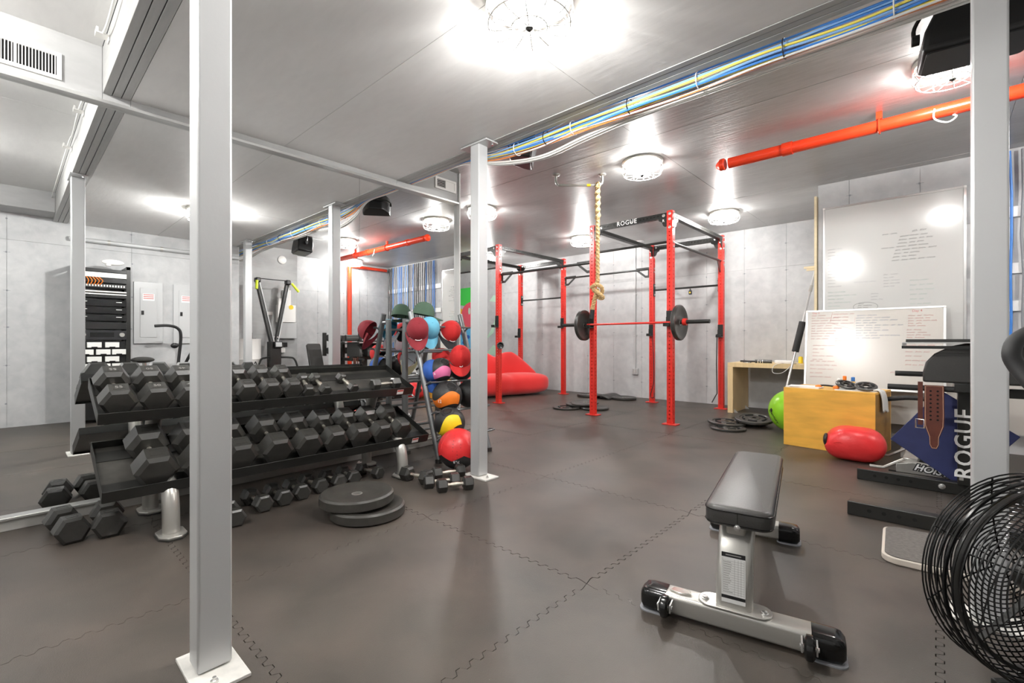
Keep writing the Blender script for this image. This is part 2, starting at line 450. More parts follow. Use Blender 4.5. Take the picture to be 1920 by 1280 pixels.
# ---- beams of three laminated plies
def beam(name, y0, y1, x0, x1, z0, z1):
    g = MB().bb(x0, x1, y0 + .01, y1 - .01, z0 + .01, z1).build(name, 'beam_gap'); struct(g)
    w = (y1 - y0) / 3
    for k in range(3):
        MB().bb(x0, x1, y0 + k * w + .0022, y0 + (k + 1) * w - .0022, z0 + (0.001 if k == 1 else 0), z1 + .001).build('ply', 'beam_paint', g, bevel=.002)
    return g
beam('trim_5', BL0, BL1, -3.905, XO, 2.655, 2.945)
beam('trim_6', BR0, BR1, -3.905, 1.75, 2.655, ZH + .02)
MB().bb(-3.91, XO, BL1, BL1 + .04, ZL + .01, ZL + .05)

# ---- steel posts
def post(x, y, label):
    t = thing('steel_post', label, 'post', (x, y, 0), group='square steel posts carrying the beams')
    MB().box((0, 0, 1.33), (.1, .1, 2.63)).build('shaft', 'post_paint', t, bevel=.008, seg=3)
    MB().box((.02, 0, .006), (.26, .15, .012)).build('base_plate', 'base_plate', t, bevel=.002)
    MB().box((0, 0, 2.647), (.3, .13, .012)).build('top_plate', 'post_paint', t, bevel=.002)
    for sx in (-1, 1):
        MB().lathe([(.0, .03), (.006, .03), (.006, .022), (.012, .02), (.012, .012), (0, .012)], 6, T(.02 + .095 * sx, -.02 * sx, 0)).build('bolt', 'bolt_metal', t)
        MB().lathe([(.0, -.012), (.01, -.012), (.01, 0), (0, 0)], 6, T(.12 * sx, .03, 2.64)).build('bolt', 'bolt_metal', t)
post(-1.785, 0.46, 'square grey steel post nearest the camera, left of centre')
post(-2.715, 2.565, 'square grey steel post beside the medicine ball stand')
post(0.145, 2.565, 'square grey steel post at the right behind the round fan cage')
# ---- hvac vents
def vent(y0, y1, z0, z1, label, split):
    t = thing('air_vent', label, 'vent', (-3.905, (y0 + y1) / 2, z0), group='white air vents over the mirrors')
    f = MB(); X0, X1 = -3.905, -3.893; b = .022
    for a in ((y0, y1, z0, z0 + b), (y0, y1, z1 - b, z1), (y0, y0 + b, z0 + b, z1 - b), (y1 - b, y1, z0 + b, z1 - b), ((y0 + y1) / 2 - .006, (y0 + y1) / 2 + .006, z0 + b, z1 - b)):
        f.bb(X0, X1, *a)
    f.build('frame', 'white_plastic', t, world=True, bevel=.001)
    MB().bb(-3.9045, -3.9035, y0 + b, y1 - b, z0 + b, z1 - b).build('duct_opening', 'dark_hole', t, world=True)
    if split == 'v':
        n = int((y1 - y0 - 2 * b) / .0135)
        for k in range(n):
            y = y0 + b + (k + .5) * (y1 - y0 - 2 * b) / n
            MB().box((-3.899, y, (z0 + z1) / 2), (.006, .0045, z1 - z0 - 2 * b), ).build('vent_slat', 'white_plastic', t, world=True)
    else:
        for k in range(5):
            z = z0 + b + (k + .5) * (z1 - z0 - 2 * b) / 5
            MB().bb(-3.902, -3.896, y0 + b, (y0 + y1) / 2, z - .002, z + .002).build('vent_slat', 'white_plastic', t, world=True)
        MB().bb(-3.903, -3.898, (y0 + y1) / 2, y1 - b, z0 + b, z1 - b).build('damper', 'white_plastic', t, world=True)
vent(-0.16, .225, 2.655, 2.815, 'long white louvred vent at the upper left', 'v')
vent(3.05, 3.335, 2.70, 2.825, 'small white vent over the far end of the mirrors', 'h')
# ================================================================ LAMPS
def make_lamp():
    t = thing('caged_ceiling_lamp', 'lamp', 'lamp', group='caged ceiling lamps')
    MB().lathe([(0, 0), (.15, 0), (.15, -.014), (.14, -.022), (0, -.022)], 32).build('ceiling_plate', 'silver_paint', t)
    for sx in (-1, 1):
        MB().cyl((sx * .05, 0, -.022), (sx * .068, 0, -.056), .016, n=12).build('socket', 'white_plastic', t)
        MB().sph((sx * .09, 0, -.07), (.034, .03, .03), 14, 9).build('bulb', 'bulb', t)
    MB().cyl((0, 0, -.03), (0, 0, -.128), .004, n=8).build('stem', 'white_plastic', t)
    MB().lathe([(0, -.122), (.012, -.122), (.014, -.132), (.006, -.14), (0, -.14)], 12).build('cap_nut', 'black_steel', t)
    w = MB(); n = 12
    for k in range(n):
        a = 2 * PI * k / n
        pts = smooth([(.128, -.012), (.15, -.05), (.148, -.095), (.118, -.128), (.06, -.13), (.008, -.128)], 4)if False else None
        pr = [(.122, -.02), (.146, -.05), (.152, -.085), (.138, -.118), (.118, -.128), (.085, -.127), (.04, -.126), (.008, -.126)]
        w.tube([(r * math.cos(a), r * math.sin(a), z) for r, z in pr], .0026, 5)
    for r, z in ((.146, -.05), (.138, -.118), (.06, -.127)):
        w.tube(arc((0, 0, z), r, 0, 350, 35, 'xy'), .0026, 5, closed=True)
    w.build('wire_cage', 'white_plastic', t)
    t.scale = (1.36, 1.36, 1.12)
    pl_ = bpy.data.lights.new('lamp_light', 'POINT'); pl_.energy = LAMP_POWER; pl_.shadow_soft_size = .05; pl_.color = (1.0, .985, .965)
    po = bpy.data.objects.new('lamp_light', pl_); COL.objects.link(po); po.parent = t; po.location = (0, 0, -.06)
    return t
LAMPS = [(-1.38, 1.62, ZL, 'caged ceiling lamp nearest the camera at the top of the picture'),
         (-2.24, 4.42, ZH, 'caged ceiling lamp between the climbing rope and the red pipe'),
         (0.07, 4.16, ZH, 'caged ceiling lamp below the speaker at the upper right'),
         (-2.26, 6.95, ZH, 'caged ceiling lamp by the right end of the front red rack'),
         (-4.66, 6.92, ZH, 'caged ceiling lamp just left of the rope between the two red racks'),
         (-4.66, 4.46, ZH, 'caged ceiling lamp hidden halfway behind the post by the ball stand'),
         (-7.1, 6.92, ZH, 'added caged fill lamp over the red sofa'),  # added so that the mural gets light
         (-7.1, 4.46, ZH, 'added unseen caged fill lamp in the corner beyond the mirrors'),  # hidden lamp added to help light the mural
         (-1.38, -.7, 2.945, 'added unseen caged fill lamp behind the camera beyond the left beam'),  # added out of view to brighten the floor and the opposite wall
         (-3.1, -.7, 2.945, 'added unseen caged fill lamp behind the camera near the mirrors'),  # second lamp added out of view to brighten the near zone
         (1.9, 5.3, ZH, 'caged ceiling lamp in the alcove beside the red riser')]
lamp0 = make_lamp()
for k, (x, y, z, lab) in enumerate(LAMPS):
    if k == 0: l = lamp0; l.location = (x, y, z); l.rotation_euler = (0, 0, R(35)); l['label'] = lab
    else:
        l = dup(lamp0, (x, y, z), (0, 0, random.uniform(20, 60)), lab)
        for c in l.children:
            if c.type == 'LIGHT': c.data = c.data.copy(); c.data.energy = FAR_POWER if y > BR0 else 66.0

# ================================================================ CABLES under the right beam
def cable(name, m, r, pts, label, group='cables tied along the right beam'):
    o = MB().tube(smooth(pts, 6), r, 6).build(name, m); return tag(o, label, 'cable', group)
def run(y, z, amp, seed, x0=-3.9, x1=1.7, sag=None):
    rnd = random.Random(seed); pts = []; n = 15
    for k in range(n):
        x = x0 + (x1 - x0) * k / (n - 1)
        tie = (k % 2 == 0)
        q = .35 if tie else 1.0
        s = sag(x) if sag else 0
        f = min(1, max(0, (-2.55 - x) / .5))       # the bundle tightens up against the beam near the mirrors
        yy = y + rnd.uniform(-amp, amp) * q; zz = z + rnd.uniform(-amp, amp) * q * .7 - s
        pts.append((x, yy + (2.742 + (yy - 2.79) * .25 - yy) * f, zz + (2.676 + (zz - 2.63) * .3 - zz) * f))
    return pts
CB = [('cable_blue', 2.745, 2.70), ('cable_lightblue', 2.755, 2.685), ('cable_yellow', 2.742, 2.668), ('cable_blue', 2.775, 2.69), ('cable_lightblue', 2.75, 2.655), ('cable_blue', 2.77, 2.66),
      ('cable_yellow', 2.79, 2.69), ('cable_yellow', 2.762, 2.642), ('cable_lightblue', 2.8, 2.665), ('cable_orange', 2.805, 2.645), ('cable_red', 2.79, 2.65), ('cable_white', 2.815, 2.66),
      ('cable_orange', 2.785, 2.636), ('cable_white', 2.772, 2.634), ('cable_blue', 2.748, 2.64)]
for k, (m, y, z) in enumerate(CB):
    colr = m.split('_')[1].replace('lightblue', 'pale blue')
    cable('data_cable', m, .0062, run(y + .012, (z - 2.67) * 1.25 + 2.632, .018, 40 + k), 'thin %s data cable in the bundle tied along the right beam' % colr)
for k in range(4):
    cable('power_cable', 'cable_white', .0075, run(2.845 + .013 * k, 2.60 - .01 * (k % 2), .008, 90 + k,
          sag=lambda x: .06 * max(0, math.sin((x + 3.3) * 1.75)) ** 2), 'white power cable sagging below the bundle on the right beam', 'white cables sagging under the bundle')
for k, x in enumerate((-2.5, -2.2, -1.95, -1.5, -1.05, -.6, -.15)):
    o = MB().tube(arc((x, 2.788, 2.632), .05, 0, 345, 23, 'yz'), .0035, 5, closed=True).build('cable_tie', 'cable_black' if k % 2 else 'cable_white')
    tag(o, '%s tie around the beam cable bundle, %s to the right of the middle post' % ('black' if k % 2 else 'white', ORD[k]), 'cable tie', 'cable ties on the beam bundle')

# ================================================================ SPEAKERS
def speaker(loc, rot, label):
    t = thing('loudspeaker', label, 'speaker', loc, rot, 'black loudspeakers under the ceiling')
    # wedge body: wide grille toward local -Y, rounded back
    b = MB(); W_, H_, D_ = .34, .22, .2
    prof = [(-W_ / 2, -D_ / 2), (W_ / 2, -D_ / 2), (W_ / 2 - .01, -.02), (W_ / 2 - .05, .06), (.08, D_ / 2), (-.08, D_ / 2), (-W_ / 2 + .05, .06), (-W_ / 2 + .01, -.02)]
    b.prism(prof, -H_ / 2, H_ / 2)
    b.build('cabinet', 'black_plastic', t, bevel=.018, seg=3)
    MB().prism(rrect(W_ - .03, H_ - .03, .02), 0, .006, T(0, -D_ / 2, 0) @ RX(90)).build('grille', 'cable_black', t)
    MB().tube(smooth([(-W_ / 2 - .012, 0, 0), (-W_ / 2 - .012, .05, 0), (-W_ / 2 + .04, .11, 0), (0, .125, 0), (W_ / 2 - .04, .11, 0), (W_ / 2 + .012, .05, 0), (W_ / 2 + .012, 0, 0)], 4), .008, 6).build('bracket', 'black_steel', t)
    for s in (-1, 1):
        MB().cyl((s * (W_ / 2 - .004), 0, 0), (s * (W_ / 2 + .022), 0, 0), .02, n=14).build('knob', 'black_plastic', t)
    return t
speaker((-2.72, 3.10, 2.78), (12, 0, 128), 'black loudspeaker under the ceiling behind the cables near the middle post')
sp_ = speaker((0.135, 3.42, 2.735), (84, 0, 8), 'large black loudspeaker above the right hand lamp and post'); sp_.scale = (1.28, 1.5, 1.1)

# ================================================================ RED SPRINKLER PIPE
t = thing('sprinkler_pipe', 'red sprinkler pipe running under the ceiling at the right', 'pipe', (.4, 4.76, 2.8))
MB().cyl((-1.5, 4.76, 2.815), (1.55, 4.76, 2.815), .05, n=24).build('pipe_run', 'pipe_red', t, world=True)
MB().lathe([(0, 0), (.02, 0), (.045, .03), (.058, .04), (.058, .075), (.05, .085)], 20, T(-1.62, 4.76, 2.815) @ RY(90)).build('end_reducer', 'pipe_red', t, world=True)
for x in (-1.0, .32):
    MB().cyl((x - .04, 4.76, 2.815), (x + .04, 4.76, 2.815), .058, n=24).build('coupling', 'pipe_red', t, world=True)
for x in (-.35, .8):
    MB().tube(arc((x, 4.76, 2.815), .056, 0, 345, 23, 'yz'), .007, 6, closed=True).bb(x - .02, x + .02, 4.745, 4.775, 2.87, 2.93).build('hanger', 'pipe_red', t, world=True)
MB().tube(smooth([(-.02, 4.70, 2.82), (-.02, 4.68, 2.74), (.05, 4.70, 2.70), (.1, 4.74, 2.74), (.08, 4.76, 2.77)], 5), .006, 6).build('sensor_cord', 'cable_white', t, world=True)
t = thing('sprinkler_riser', 'vertical red pipe down the alcove wall opposite the mirrors', 'pipe', (2.27, 5.42, 0))
MB().cyl((2.27, 5.42, 0), (2.27, 5.42, 2.84), .05, n=20).build('riser', 'pipe_red', t, world=True)
MB().cyl((2.27, 5.42, 2.84), (2.27, 6.4, 2.84), .035, n=16).build('branch', 'pipe_red', t, world=True)

# ================================================================ ROPE and its pipe bracket
t = thing('pipe_bracket', 'black iron pipe bracket on the ceiling holding the climbing rope', 'bracket', (-2.95, 4.3, ZH))
d = Vector((.46, .41, 0)) / .616
A_ = Vector((-3.12, 4.12, ZH)); B_ = Vector((-2.74, 4.46, ZH))
for p in (A_, B_):
    MB().lathe([(0, 0), (.042, 0), (.042, -.008), (.022, -.02), (0, -.02)], 20, T(*p)).build('flange', 'silver_paint', t, world=True)
e = (B_ - A_).normalized()
MB().tube(smooth([A_ + Vector((0, 0, -.01)), A_ + Vector((0, 0, -.08)), A_ + e * .02 + Vector((0, 0, -.112)), A_ + e * .06 + Vector((0, 0, -.12)),
                  B_ - e * .06 + Vector((0, 0, -.12)), B_ - e * .02 + Vector((0, 0, -.112)), B_ + Vector((0, 0, -.08)), B_ + Vector((0, 0, -.01))], 5), .0135, 12).build('pipe', 'silver_paint', t, world=True)
MB().cyl(B_ - e * .17 + Vector((0, 0, -.12)), B_ - e * .13 + Vector((0, 0, -.12)), .0145, n=12).build('tape_band', 'yellow', t, world=True)

def strand(center, r, rs, turns, n, ph):
    out = []
    C_ = [Vector(p) for p in center]; k = len(C_)
    nrm = None
    for i in range(k):
        tt = (C_[min(i + 1, k - 1)] - C_[max(i - 1, 0)]).normalized()
        if nrm is None: nrm = tt.orthogonal().normalized()
        else: nrm = (nrm - tt * tt.dot(nrm)).normalized()
        b = tt.cross(nrm); a = ph + turns * 2 * PI * i / (k - 1)
        out.append(C_[i] + r * (math.cos(a) * nrm + math.sin(a) * b))
    return out
rx, ry = B_.x - e.x * .05, B_.y - e.y * .05
t = thing('climbing_rope', 'thick manila climbing rope with a big knot hanging from the ceiling pipe', 'rope', (rx, ry, ZH - .12))
top = [(rx, ry, ZH - .105 - .012 * k) for k in range(92)]
zk = top[-1][2]
low = smooth([(rx, ry, zk), (rx - .005, ry, zk - .09), (rx - .02, ry - .02, zk - .16), (rx - .05, ry - .02, zk - .27), (rx - .055, ry - .02, zk - .30)], 10)
rp = MB()
for k in range(3):
    rp.tube(strand(top, .0135, .014, 22, 9, k * 2 * PI / 3), .0125, 6)
rp.build('hanging_strands', 'rope', t, world=True)
rp = MB()
for k in range(3):
    rp.tube(strand([(rx + .004 * math.sin(i * .5), ry, ZH - .10 - .012 * i) for i in range(34)], .024, .01, -9, 9, k * 2 * PI / 3 + .5), .010, 6)
rp.tube(arc((rx, ry, ZH - .12), .024, 0, 345, 15, 'xz'), .016, 8, closed=True)
rp.build('back_splice', 'rope', t, world=True)
kn = smooth([(rx, ry, zk + .02), (rx - .045, ry + .03, zk - .02), (rx - .055, ry - .03, zk - .05), (rx + .01, ry - .05, zk - .03), (rx + .05, ry, zk - .06), (rx + .02, ry + .045, zk - .12),
             (rx - .03, ry + .01, zk - .10), (rx - .02, ry - .045, zk - .08), (rx + .045, ry - .04, zk - .13), (rx + .06, ry + .01, zk - .17), (rx + .01, ry + .02, zk - .17), (rx - .015, ry, zk - .14)], 6)
rp = MB()
for k in range(3): rp.tube(strand(kn, .0135, .014, 12, 9, k * 2 * PI / 3), .0125, 6)
rp.build('knot', 'rope', t, world=True)
rp = MB()
for k in range(3): rp.tube(strand(low[8:], .0135, .014, 4, 9, k * 2 * PI / 3), .0125, 6)
rp.build('tail', 'rope', t, world=True)
MB().cyl(low[-1], Vector(low[-1]) + (Vector(low[-1]) - Vector(low[-6])).normalized() * .1, .026, n=14).build('end_cap', 'cable_black', t, world=True)

# smoke detector on the far wall side
o = MB().lathe([(0, 0), (.07, 0), (.075, -.02), (.05, -.05), (0, -.055)], 20, T(-4.05, 7.9, ZH)).build('smoke_detector', 'panel_grey'); tag(o, 'round smoke detector on the ceiling above the back of the front rack', 'smoke detector')

# ================================================================ CABLE HOOKS on the left beam
for k, (x, z) in enumerate(((-3.63, 2.885), (-2.9, 2.885), (-1.9, 2.885))):
    t = thing('cable_hook', ['white cable hook on the left beam close to the mirrors', 'white cable hook on the left beam second from the mirrors', 'white cable hook on the left beam farthest from the mirrors'][k], 'hook', (x, BL0, z), group='white cable hooks on the left beam')
    MB().bb(x - .03, x + .03, BL0 - .004, BL0, z - .03, z + .01).build('hook_plate', 'white_plastic', t, world=True)
    MB().bb(x - .035, x + .035, BL0 - .06, BL0 - .004, z - .006, z).build('hook_arm', 'white_plastic', t, world=True)
    for q in range(4): MB().bb(x - .035 + .0215 * q, x - .030 + .0215 * q, BL0 - .06, BL0 - .05, z, z + .025).build('prong', 'white_plastic', t, world=True)
o = MB().tube(smooth([(-3.63, BL0 - .03, 2.89), (-3.4, BL0 - .03, 2.86), (-2.9, BL0 - .03, 2.89), (-2.4, BL0 - .03, 2.85), (-1.9, BL0 - .03, 2.89), (.6, BL0 - .03, 2.88)], 6), .006, 6).build('antenna_cable', 'cable_white')
tag(o, 'thin white cable hung along the left beam on its hooks', 'cable')
# ================================================================ RED POWER RACK RIG
def holed_tube(L, wx, wy, pitch=.0508, hr=.0085, off=.0, faces='xy'):
    """square tube along +Z with real round holes"""
    b = MB(); n = int(round((L - 2 * off) / pitch)); pitch = (L - 2 * off) / n
    def face(o, u, nr, w, holes):
        o, u, nr = Vector(o), Vector(u), Vector(nr); z = Vector((0, 0, 1)); h = w / 2
        for k in range(n):
            z0 = off + k * pitch; zc = z0 + pitch / 2; hp = pitch / 2
            c = o + z * zc
            if not holes or k == 0 or k == n - 1:
                b.add([c - u * h - z * hp, c + u * h - z * hp, c + u * h + z * hp, c - u * h + z * hp], [(0, 1, 2, 3)]); continue
            out = [c + u * h, c + u * h + z * hp, c + z * hp, c - u * h + z * hp, c - u * h, c - u * h - z * hp, c - z * hp, c + u * h - z * hp]
            inn = [c + hr * (math.cos(PI / 4 * i) * u + math.sin(PI / 4 * i) * z) for i in range(8)]
            dep = [p - nr * .006 for p in inn]
            b.add(out + inn + dep, [(i, (i + 1) % 8, 8 + (i + 1) % 8, 8 + i) for i in range(8)] + [(8 + i, 8 + (i + 1) % 8, 16 + (i + 1) % 8, 16 + i) for i in range(8)])
    face((0, -wy / 2, 0), (1, 0, 0), (0, -1, 0), wx, True); face((0, wy / 2, 0), (-1, 0, 0), (0, 1, 0), wx, True)
    face((wx / 2, 0, 0), (0, 1, 0), (1, 0, 0), wy, True); face((-wx / 2, 0, 0), (0, -1, 0), (-1, 0, 0), wy, True)
    b.add([(-wx / 2, -wy / 2, L), (wx / 2, -wy / 2, L), (wx / 2, wy / 2, L), (-wx / 2, wy / 2, L)], [(0, 1, 2, 3)])
    b.add([(-wx / 2, -wy / 2, 0), (wx / 2, -wy / 2, 0), (wx / 2, wy / 2, 0), (-wx / 2, wy / 2, 0)], [(3, 2, 1, 0)])
    return b
def bolt_mesh():
    return MB().lathe([(0, -.002), (.02, -.002), (.02, .002), (.014, .003), (.013, .011), (0, .013)], 12).mesh('bolt', 'bolt_metal')
BOLT = bolt_mesh()
def bolt(parent, p, axis, s=1.0):
    o = mkobj('bolt', BOLT, parent)
    q = Vector((0, 0, 1)).rotation_difference(Vector(axis))
    o.location = p; o.rotation_mode = 'QUATERNION'; o.rotation_quaternion = q; o.scale = (s, s, s)
    return o
HU = 2.77
XA, XB, XC, XD = -2.56, -3.74, -5.68, -6.86
YF, YK = 5.84, 7.75
UP = holed_tube(HU, .076, .076, .0508, .0088).mesh('upright', 'rack_red', ang=0)
rig = thing('power_rack_rig', 'red and black power rack rig with two bays standing along the back wall', 'power rack', ((XA + XD) / 2, YF, 0))
def atl(v): return (v[0] - rig.location.x, v[1] - rig.location.y, v[2])
def rpart(mb, name, m, **k): return mb.build(name, m, rig, world=True, **k)
ups = {}
for x in (XA, XB, XC, XD):
    for y in (YF, YK):
        u = mkobj('upright', UP, rig); u.location = atl((x, y, .008)); ups[(x, y)] = u
        MB().box((0, 0, -.001), (.19, .13, .012)).build('foot_plate', 'rack_red', u, bevel=.002)
        # bolts high on the two outer faces
        for z in (2.73, 2.66, 2.555):
            bolt(u, (0, -.038, z), (0, -1, 0)); bolt(u, (.038, 0, z), (1, 0, 0))
        for z in (2.36, 2.30): bolt(u, (.038, .0, z), (1, 0, 0), .8)
BX = holed_tube(abs(XA - XB) - .076, .055, .07, .0508, .0085)
BY = holed_tube(YK - YF - .076, .07, .055, .0508, .0085)
bxm = BX.mesh('crossmember', 'black_steel', ang=0); bym = BY.mesh('crossmember', 'black_steel', ang=0)
for xa, xb in ((XB, XA), (XD, XC)):
    for y in (YF, YK):
        o = mkobj('crossmember', bxm, rig); o.rotation_euler = (R(90), 0, R(90)); o.location = atl((xa + .038, y, 2.725))
        for xx, s in ((xa, 1), (xb, -1)):
            g = MB().prism([(0, 0), (.12, 0), (.11, -.03), (.07, -.05), (.05, -.1), (.03, -.115), (0, -.115)], -.003, .003, T(xx + s * .038, y - .03, 2.69) @ Matrix.Scale(s, 4, (1, 0, 0)) @ RX(90))
            rpart(g, 'gusset', 'black_steel')
            bolt(rig, atl((xx + s * .085, y - .034, 2.725)), (0, -1, 0)); 
for x in (XA, XB, XC, XD):
    o = mkobj('crossmember', bym, rig); o.rotation_euler = (R(-90), 0, 0); o.location = atl((x, YF + .038, 2.725))
    for y, s in ((YF, 1), (YK, -1)):
        g = MB().prism([(0, 0), (.12, 0), (.11, -.03), (.07, -.05), (.05, -.1), (.03, -.115), (0, -.115)], -.003, .003, T(x + .03, y + s * .038, 2.69) @ RZ(90 * s) @ RX(90))
        rpart(g, 'gusset', 'black_steel')
for k in range(3):
    bolt(rig, atl((XB + .16 + .52 * k * .9, YF - .028, 2.725)), (0, -1, 0))
text('ROGUE', .085, 'lettering_white', T((XA + XB) / 2 - .03, YF - .0292, 2.725) @ RX(90), parent=rig, spacing=1.12, bold=.0012)
text('R', .05, 'lettering_white', T(XA - .085, YF - .035, 2.655) @ RX(90), parent=rig)
# pull-up bars
def bar(p0, p1, r=.016, m='black_steel'): rpart(MB().cyl(p0, p1, r, n=14), 'pull_up_bar', m)
bar((XB, YF, 2.38), (XA, YF, 2.38)); bar((XD, YF, 2.38), (XC, YF, 2.38))
bar((XA, YF + .02, 2.37), (XA, YK, 2.37), .02)
bar((XB, YK, 1.985), (XA, YK, 1.985)); bar((XD, YK, 1.985), (XC, YK, 1.985))
bar((XC, YF + .03, 2.25), (XB, YF + .03, 2.25), .02); bar((XC, YK, 2.37), (XB, YK, 2.37), .017)
bar((-9.79, YF + .03, 2.25), (XD, YF + .03, 2.25), .02)
def fin(x, y, z, s):     # triangular bracket with a window, in the XZ plane
    b = MB(); M = T(x + s * .038, y, z) @ Matrix.Scale(s, 4, (1, 0, 0)) @ RX(90)
    o_ = [(0, .035), (.27, .035), (.27, -.01), (.09, -.15), (.0, -.15)]; i_ = [(.04, .005), (.2, .005), (.2, -.022), (.085, -.11), (.04, -.11)]
    n = 5; vs_ = [(p[0], p[1], d) for d in (-.004, .004) for q in (o_, i_) for p in q]
    fs = []
    for i in range(n):
        j = (i + 1) % n
        fs += [(i, j, n + j, n + i), (2 * n + i, 3 * n + i, 3 * n + j, 2 * n + j), (i, 2 * n + i, 2 * n + j, j), (n + i, n + j, 3 * n + j, 3 * n + i)]
    b.add(vs_, fs, M); rpart(b, 'bar_bracket', 'black_steel')
    bolt(rig, atl((x + s * .042, y - .0, z + .02)), (s, 0, 0)); bolt(rig, atl((x + s * .042, y, z - .13)), (s, 0, 0))
fin(XB, YF + .03, 2.25, -1); fin(XC, YF + .03, 2.25, 1); fin(XB, YK, 2.37, -1); fin(XC, YK, 2.37, 1); fin(XD, YF + .03, 2.25, -1)
def yfin(x, y, z, s):
    b = MB().prism([(0, .03), (.16, .03), (.16, .0), (.05, -.17), (0, -.17)], -.004, .004, T(x, y + s * .038, z) @ RZ(90 * s) @ RX(90))
    rpart(b, 'bar_bracket', 'black_steel')
yfin(XA, YK, 2.36, -1)
def sidebracket(x, y, z, s): rpart(MB().bb(x + s * .038, x + s * .044, y - .035, y + .035, z - .11, z + .11), 'bar_bracket', 'black_steel'); [bolt(rig, atl((x + s * .046, y, z + d)), (s, 0, 0)) for d in (-.08, .08)]
for x, s in ((XA, -1), (XB, 1), (XC, -1), (XD, 1)): sidebracket(x, YK, 1.985, s)
# j-cups
def jcup(x, y, z, s=1):
    b = MB()
    b.bb(x - .04, x + .04, y - .05, y - .04, z - .06, z + .13); b.bb(x - .045, x - .038, y - .05, y + .045, z - .05, z + .05)
    b.bb(x - .045, x + .04, y - .14, y - .04, z - .075, z - .06); b.bb(x - .04, x + .04, y - .15, y - .138, z - .075, z - .03)
    rpart(b, 'j_cup', 'black_steel', bevel=.003)
for x, y, z in ((XA, YF, 1.35), (XB, YF, 1.35), (XC, YF, 1.40), (XC, YK, 1.43), (XB, YK, 1.25), (XA, YK, 1.22), (XD, YK, 1.24)): jcup(x, y, z)
# bumper cup and hanging straps
b = MB().lathe([(.02, 0), (.05, .01), (.062, .07), (.062, .09), (.05, .09), (.04, .03), (0, .02)], 20, T(XC + .05, YF - .02, .99) @ RZ(-40) @ RY(75)); rpart(b, 'cup_holder', 'black_plastic')
o = MB().tube([(XA - .05, YK - .05, 1.2), (XA - .055, YK - .06, .7), (XA - .05, YK - .05, .25), (XA - .12, YK - .08, .1)], .008, 6).build('jump_rope', 'cable_black'); tag(o, 'black jump rope hanging on the back right upright of the rack', 'jump rope')
o = MB().tube(smooth([(XB + .03, YK - .06, 1.3), (XB + .05, YK - .065, .9), (XB + .06, YK - .06, .4), (XB + .0, YK - .07, .12), (XB + .07, YK - .08, .1), (XB + .07, YK - .06, .18)], 5), .006, 6).build('jump_rope', 'cable_black'); tag(o, 'black jump rope hanging on the back middle upright of the rack', 'jump rope')
t = thing('hanging_padlock', 'small black and brass clip hanging from the rear pull-up bar', 'clip', (-3.06, YK, 1.96))
MB().box((0, 0, -.06), (.05, .03, .07)).build('body', 'black_plastic', t, bevel=.006)
MB().tube(arc((0, 0, -.02), .022, -20, 200, 10, 'yz'), .006, 6).build('shackle', 'black_steel', t)
MB().cyl((0, -.016, -.06), (0, -.012, -.06), .014, n=12).build('face', 'yellow', t)

# ---- barbell
YBAR, ZBAR = YF - .1, 1.325
t = thing('barbell', 'red shafted barbell with black sleeves resting in the front rack', 'barbell', (-3.13, YBAR, ZBAR))
bc = -3.12
MB().cyl((bc - .655, YBAR, ZBAR), (bc + .655, YBAR, ZBAR), .014, n=16).build('shaft', 'rack_red', t, world=True)
for s in (-1, 1):
    MB().cyl((bc + s * .655, YBAR, ZBAR), (bc + s * .685, YBAR, ZBAR), .038, n=20).build('collar', 'black_steel', t, world=True)
    MB().cyl((bc + s * .685, YBAR, ZBAR), (bc + s * 1.09, YBAR, ZBAR), .025, n=20).build('sleeve', 'black_steel', t, world=True)
    MB().cyl((bc + s * .765, YBAR, ZBAR), (bc + s * .81, YBAR, ZBAR), .045, n=20).build('clamp', 'rack_red', t, world=True)
# ---- bumper plates
def plate(loc, rot, label, r=.225, th=.06, m='black_rubber', style='bumper', group='black weight plates'):
    t = thing('weight_plate', label, 'weight plate', loc, rot, group)
    h = th / 2
    if style == 'bumper':
        p = [(.028, -h * .55), (.06, -h * .55), (.075, -h * .5), (.16 * r / .225, -h * .55), (.185 * r / .225, -h), (r - .012, -h), (r, -h + .01)]
    else:
        p = [(.028, -h), (.06, -h), (.068, -h * .4), (r * .72, -h * .4), (r * .76, -h), (r - .006, -h), (r, -h + .005)]
    prof = p + [(a, -b) for a, b in reversed(p)]
    MB().lathe(prof, 40, closed=True).build('disc', m, t)
    MB().lathe([(.0255, -h * .6), (.034, -h * .6), (.034, h * .6), (.0255, h * .6)], 24, closed=True).build('hub_ring', 'silver_paint' if style == 'bumper' else 'black_steel', t)
    if style == 'grip':
        for k in range(5):
            a = 72 * k
            MB().tube(arc((0, 0, h * .45), r * .58, a - 22, a + 22, 8, 'xy'), .012, 6).build('grip_slot', 'dark_hole', t)
    return t
plate((bc - .715, YBAR, ZBAR - .008), (0, 90, 0), 'black bumper plate on the left end of the racked barbell', th=.055)
plate((bc + .715, YBAR, ZBAR - .008), (0, 90, 0), 'black bumper plate on the right end of the racked barbell', th=.055)
plate((-2.63, 1.53, .034), (0, 0, 0), 'worn bumper plate at the bottom of the pair beside the dumbbell rack', th=.066, m='black_rubber_grey')
plate((-2.71, 1.50, .1), (0, 0, 30), 'worn bumper plate on top of the pair beside the dumbbell rack', th=.066, m='black_rubber_grey')
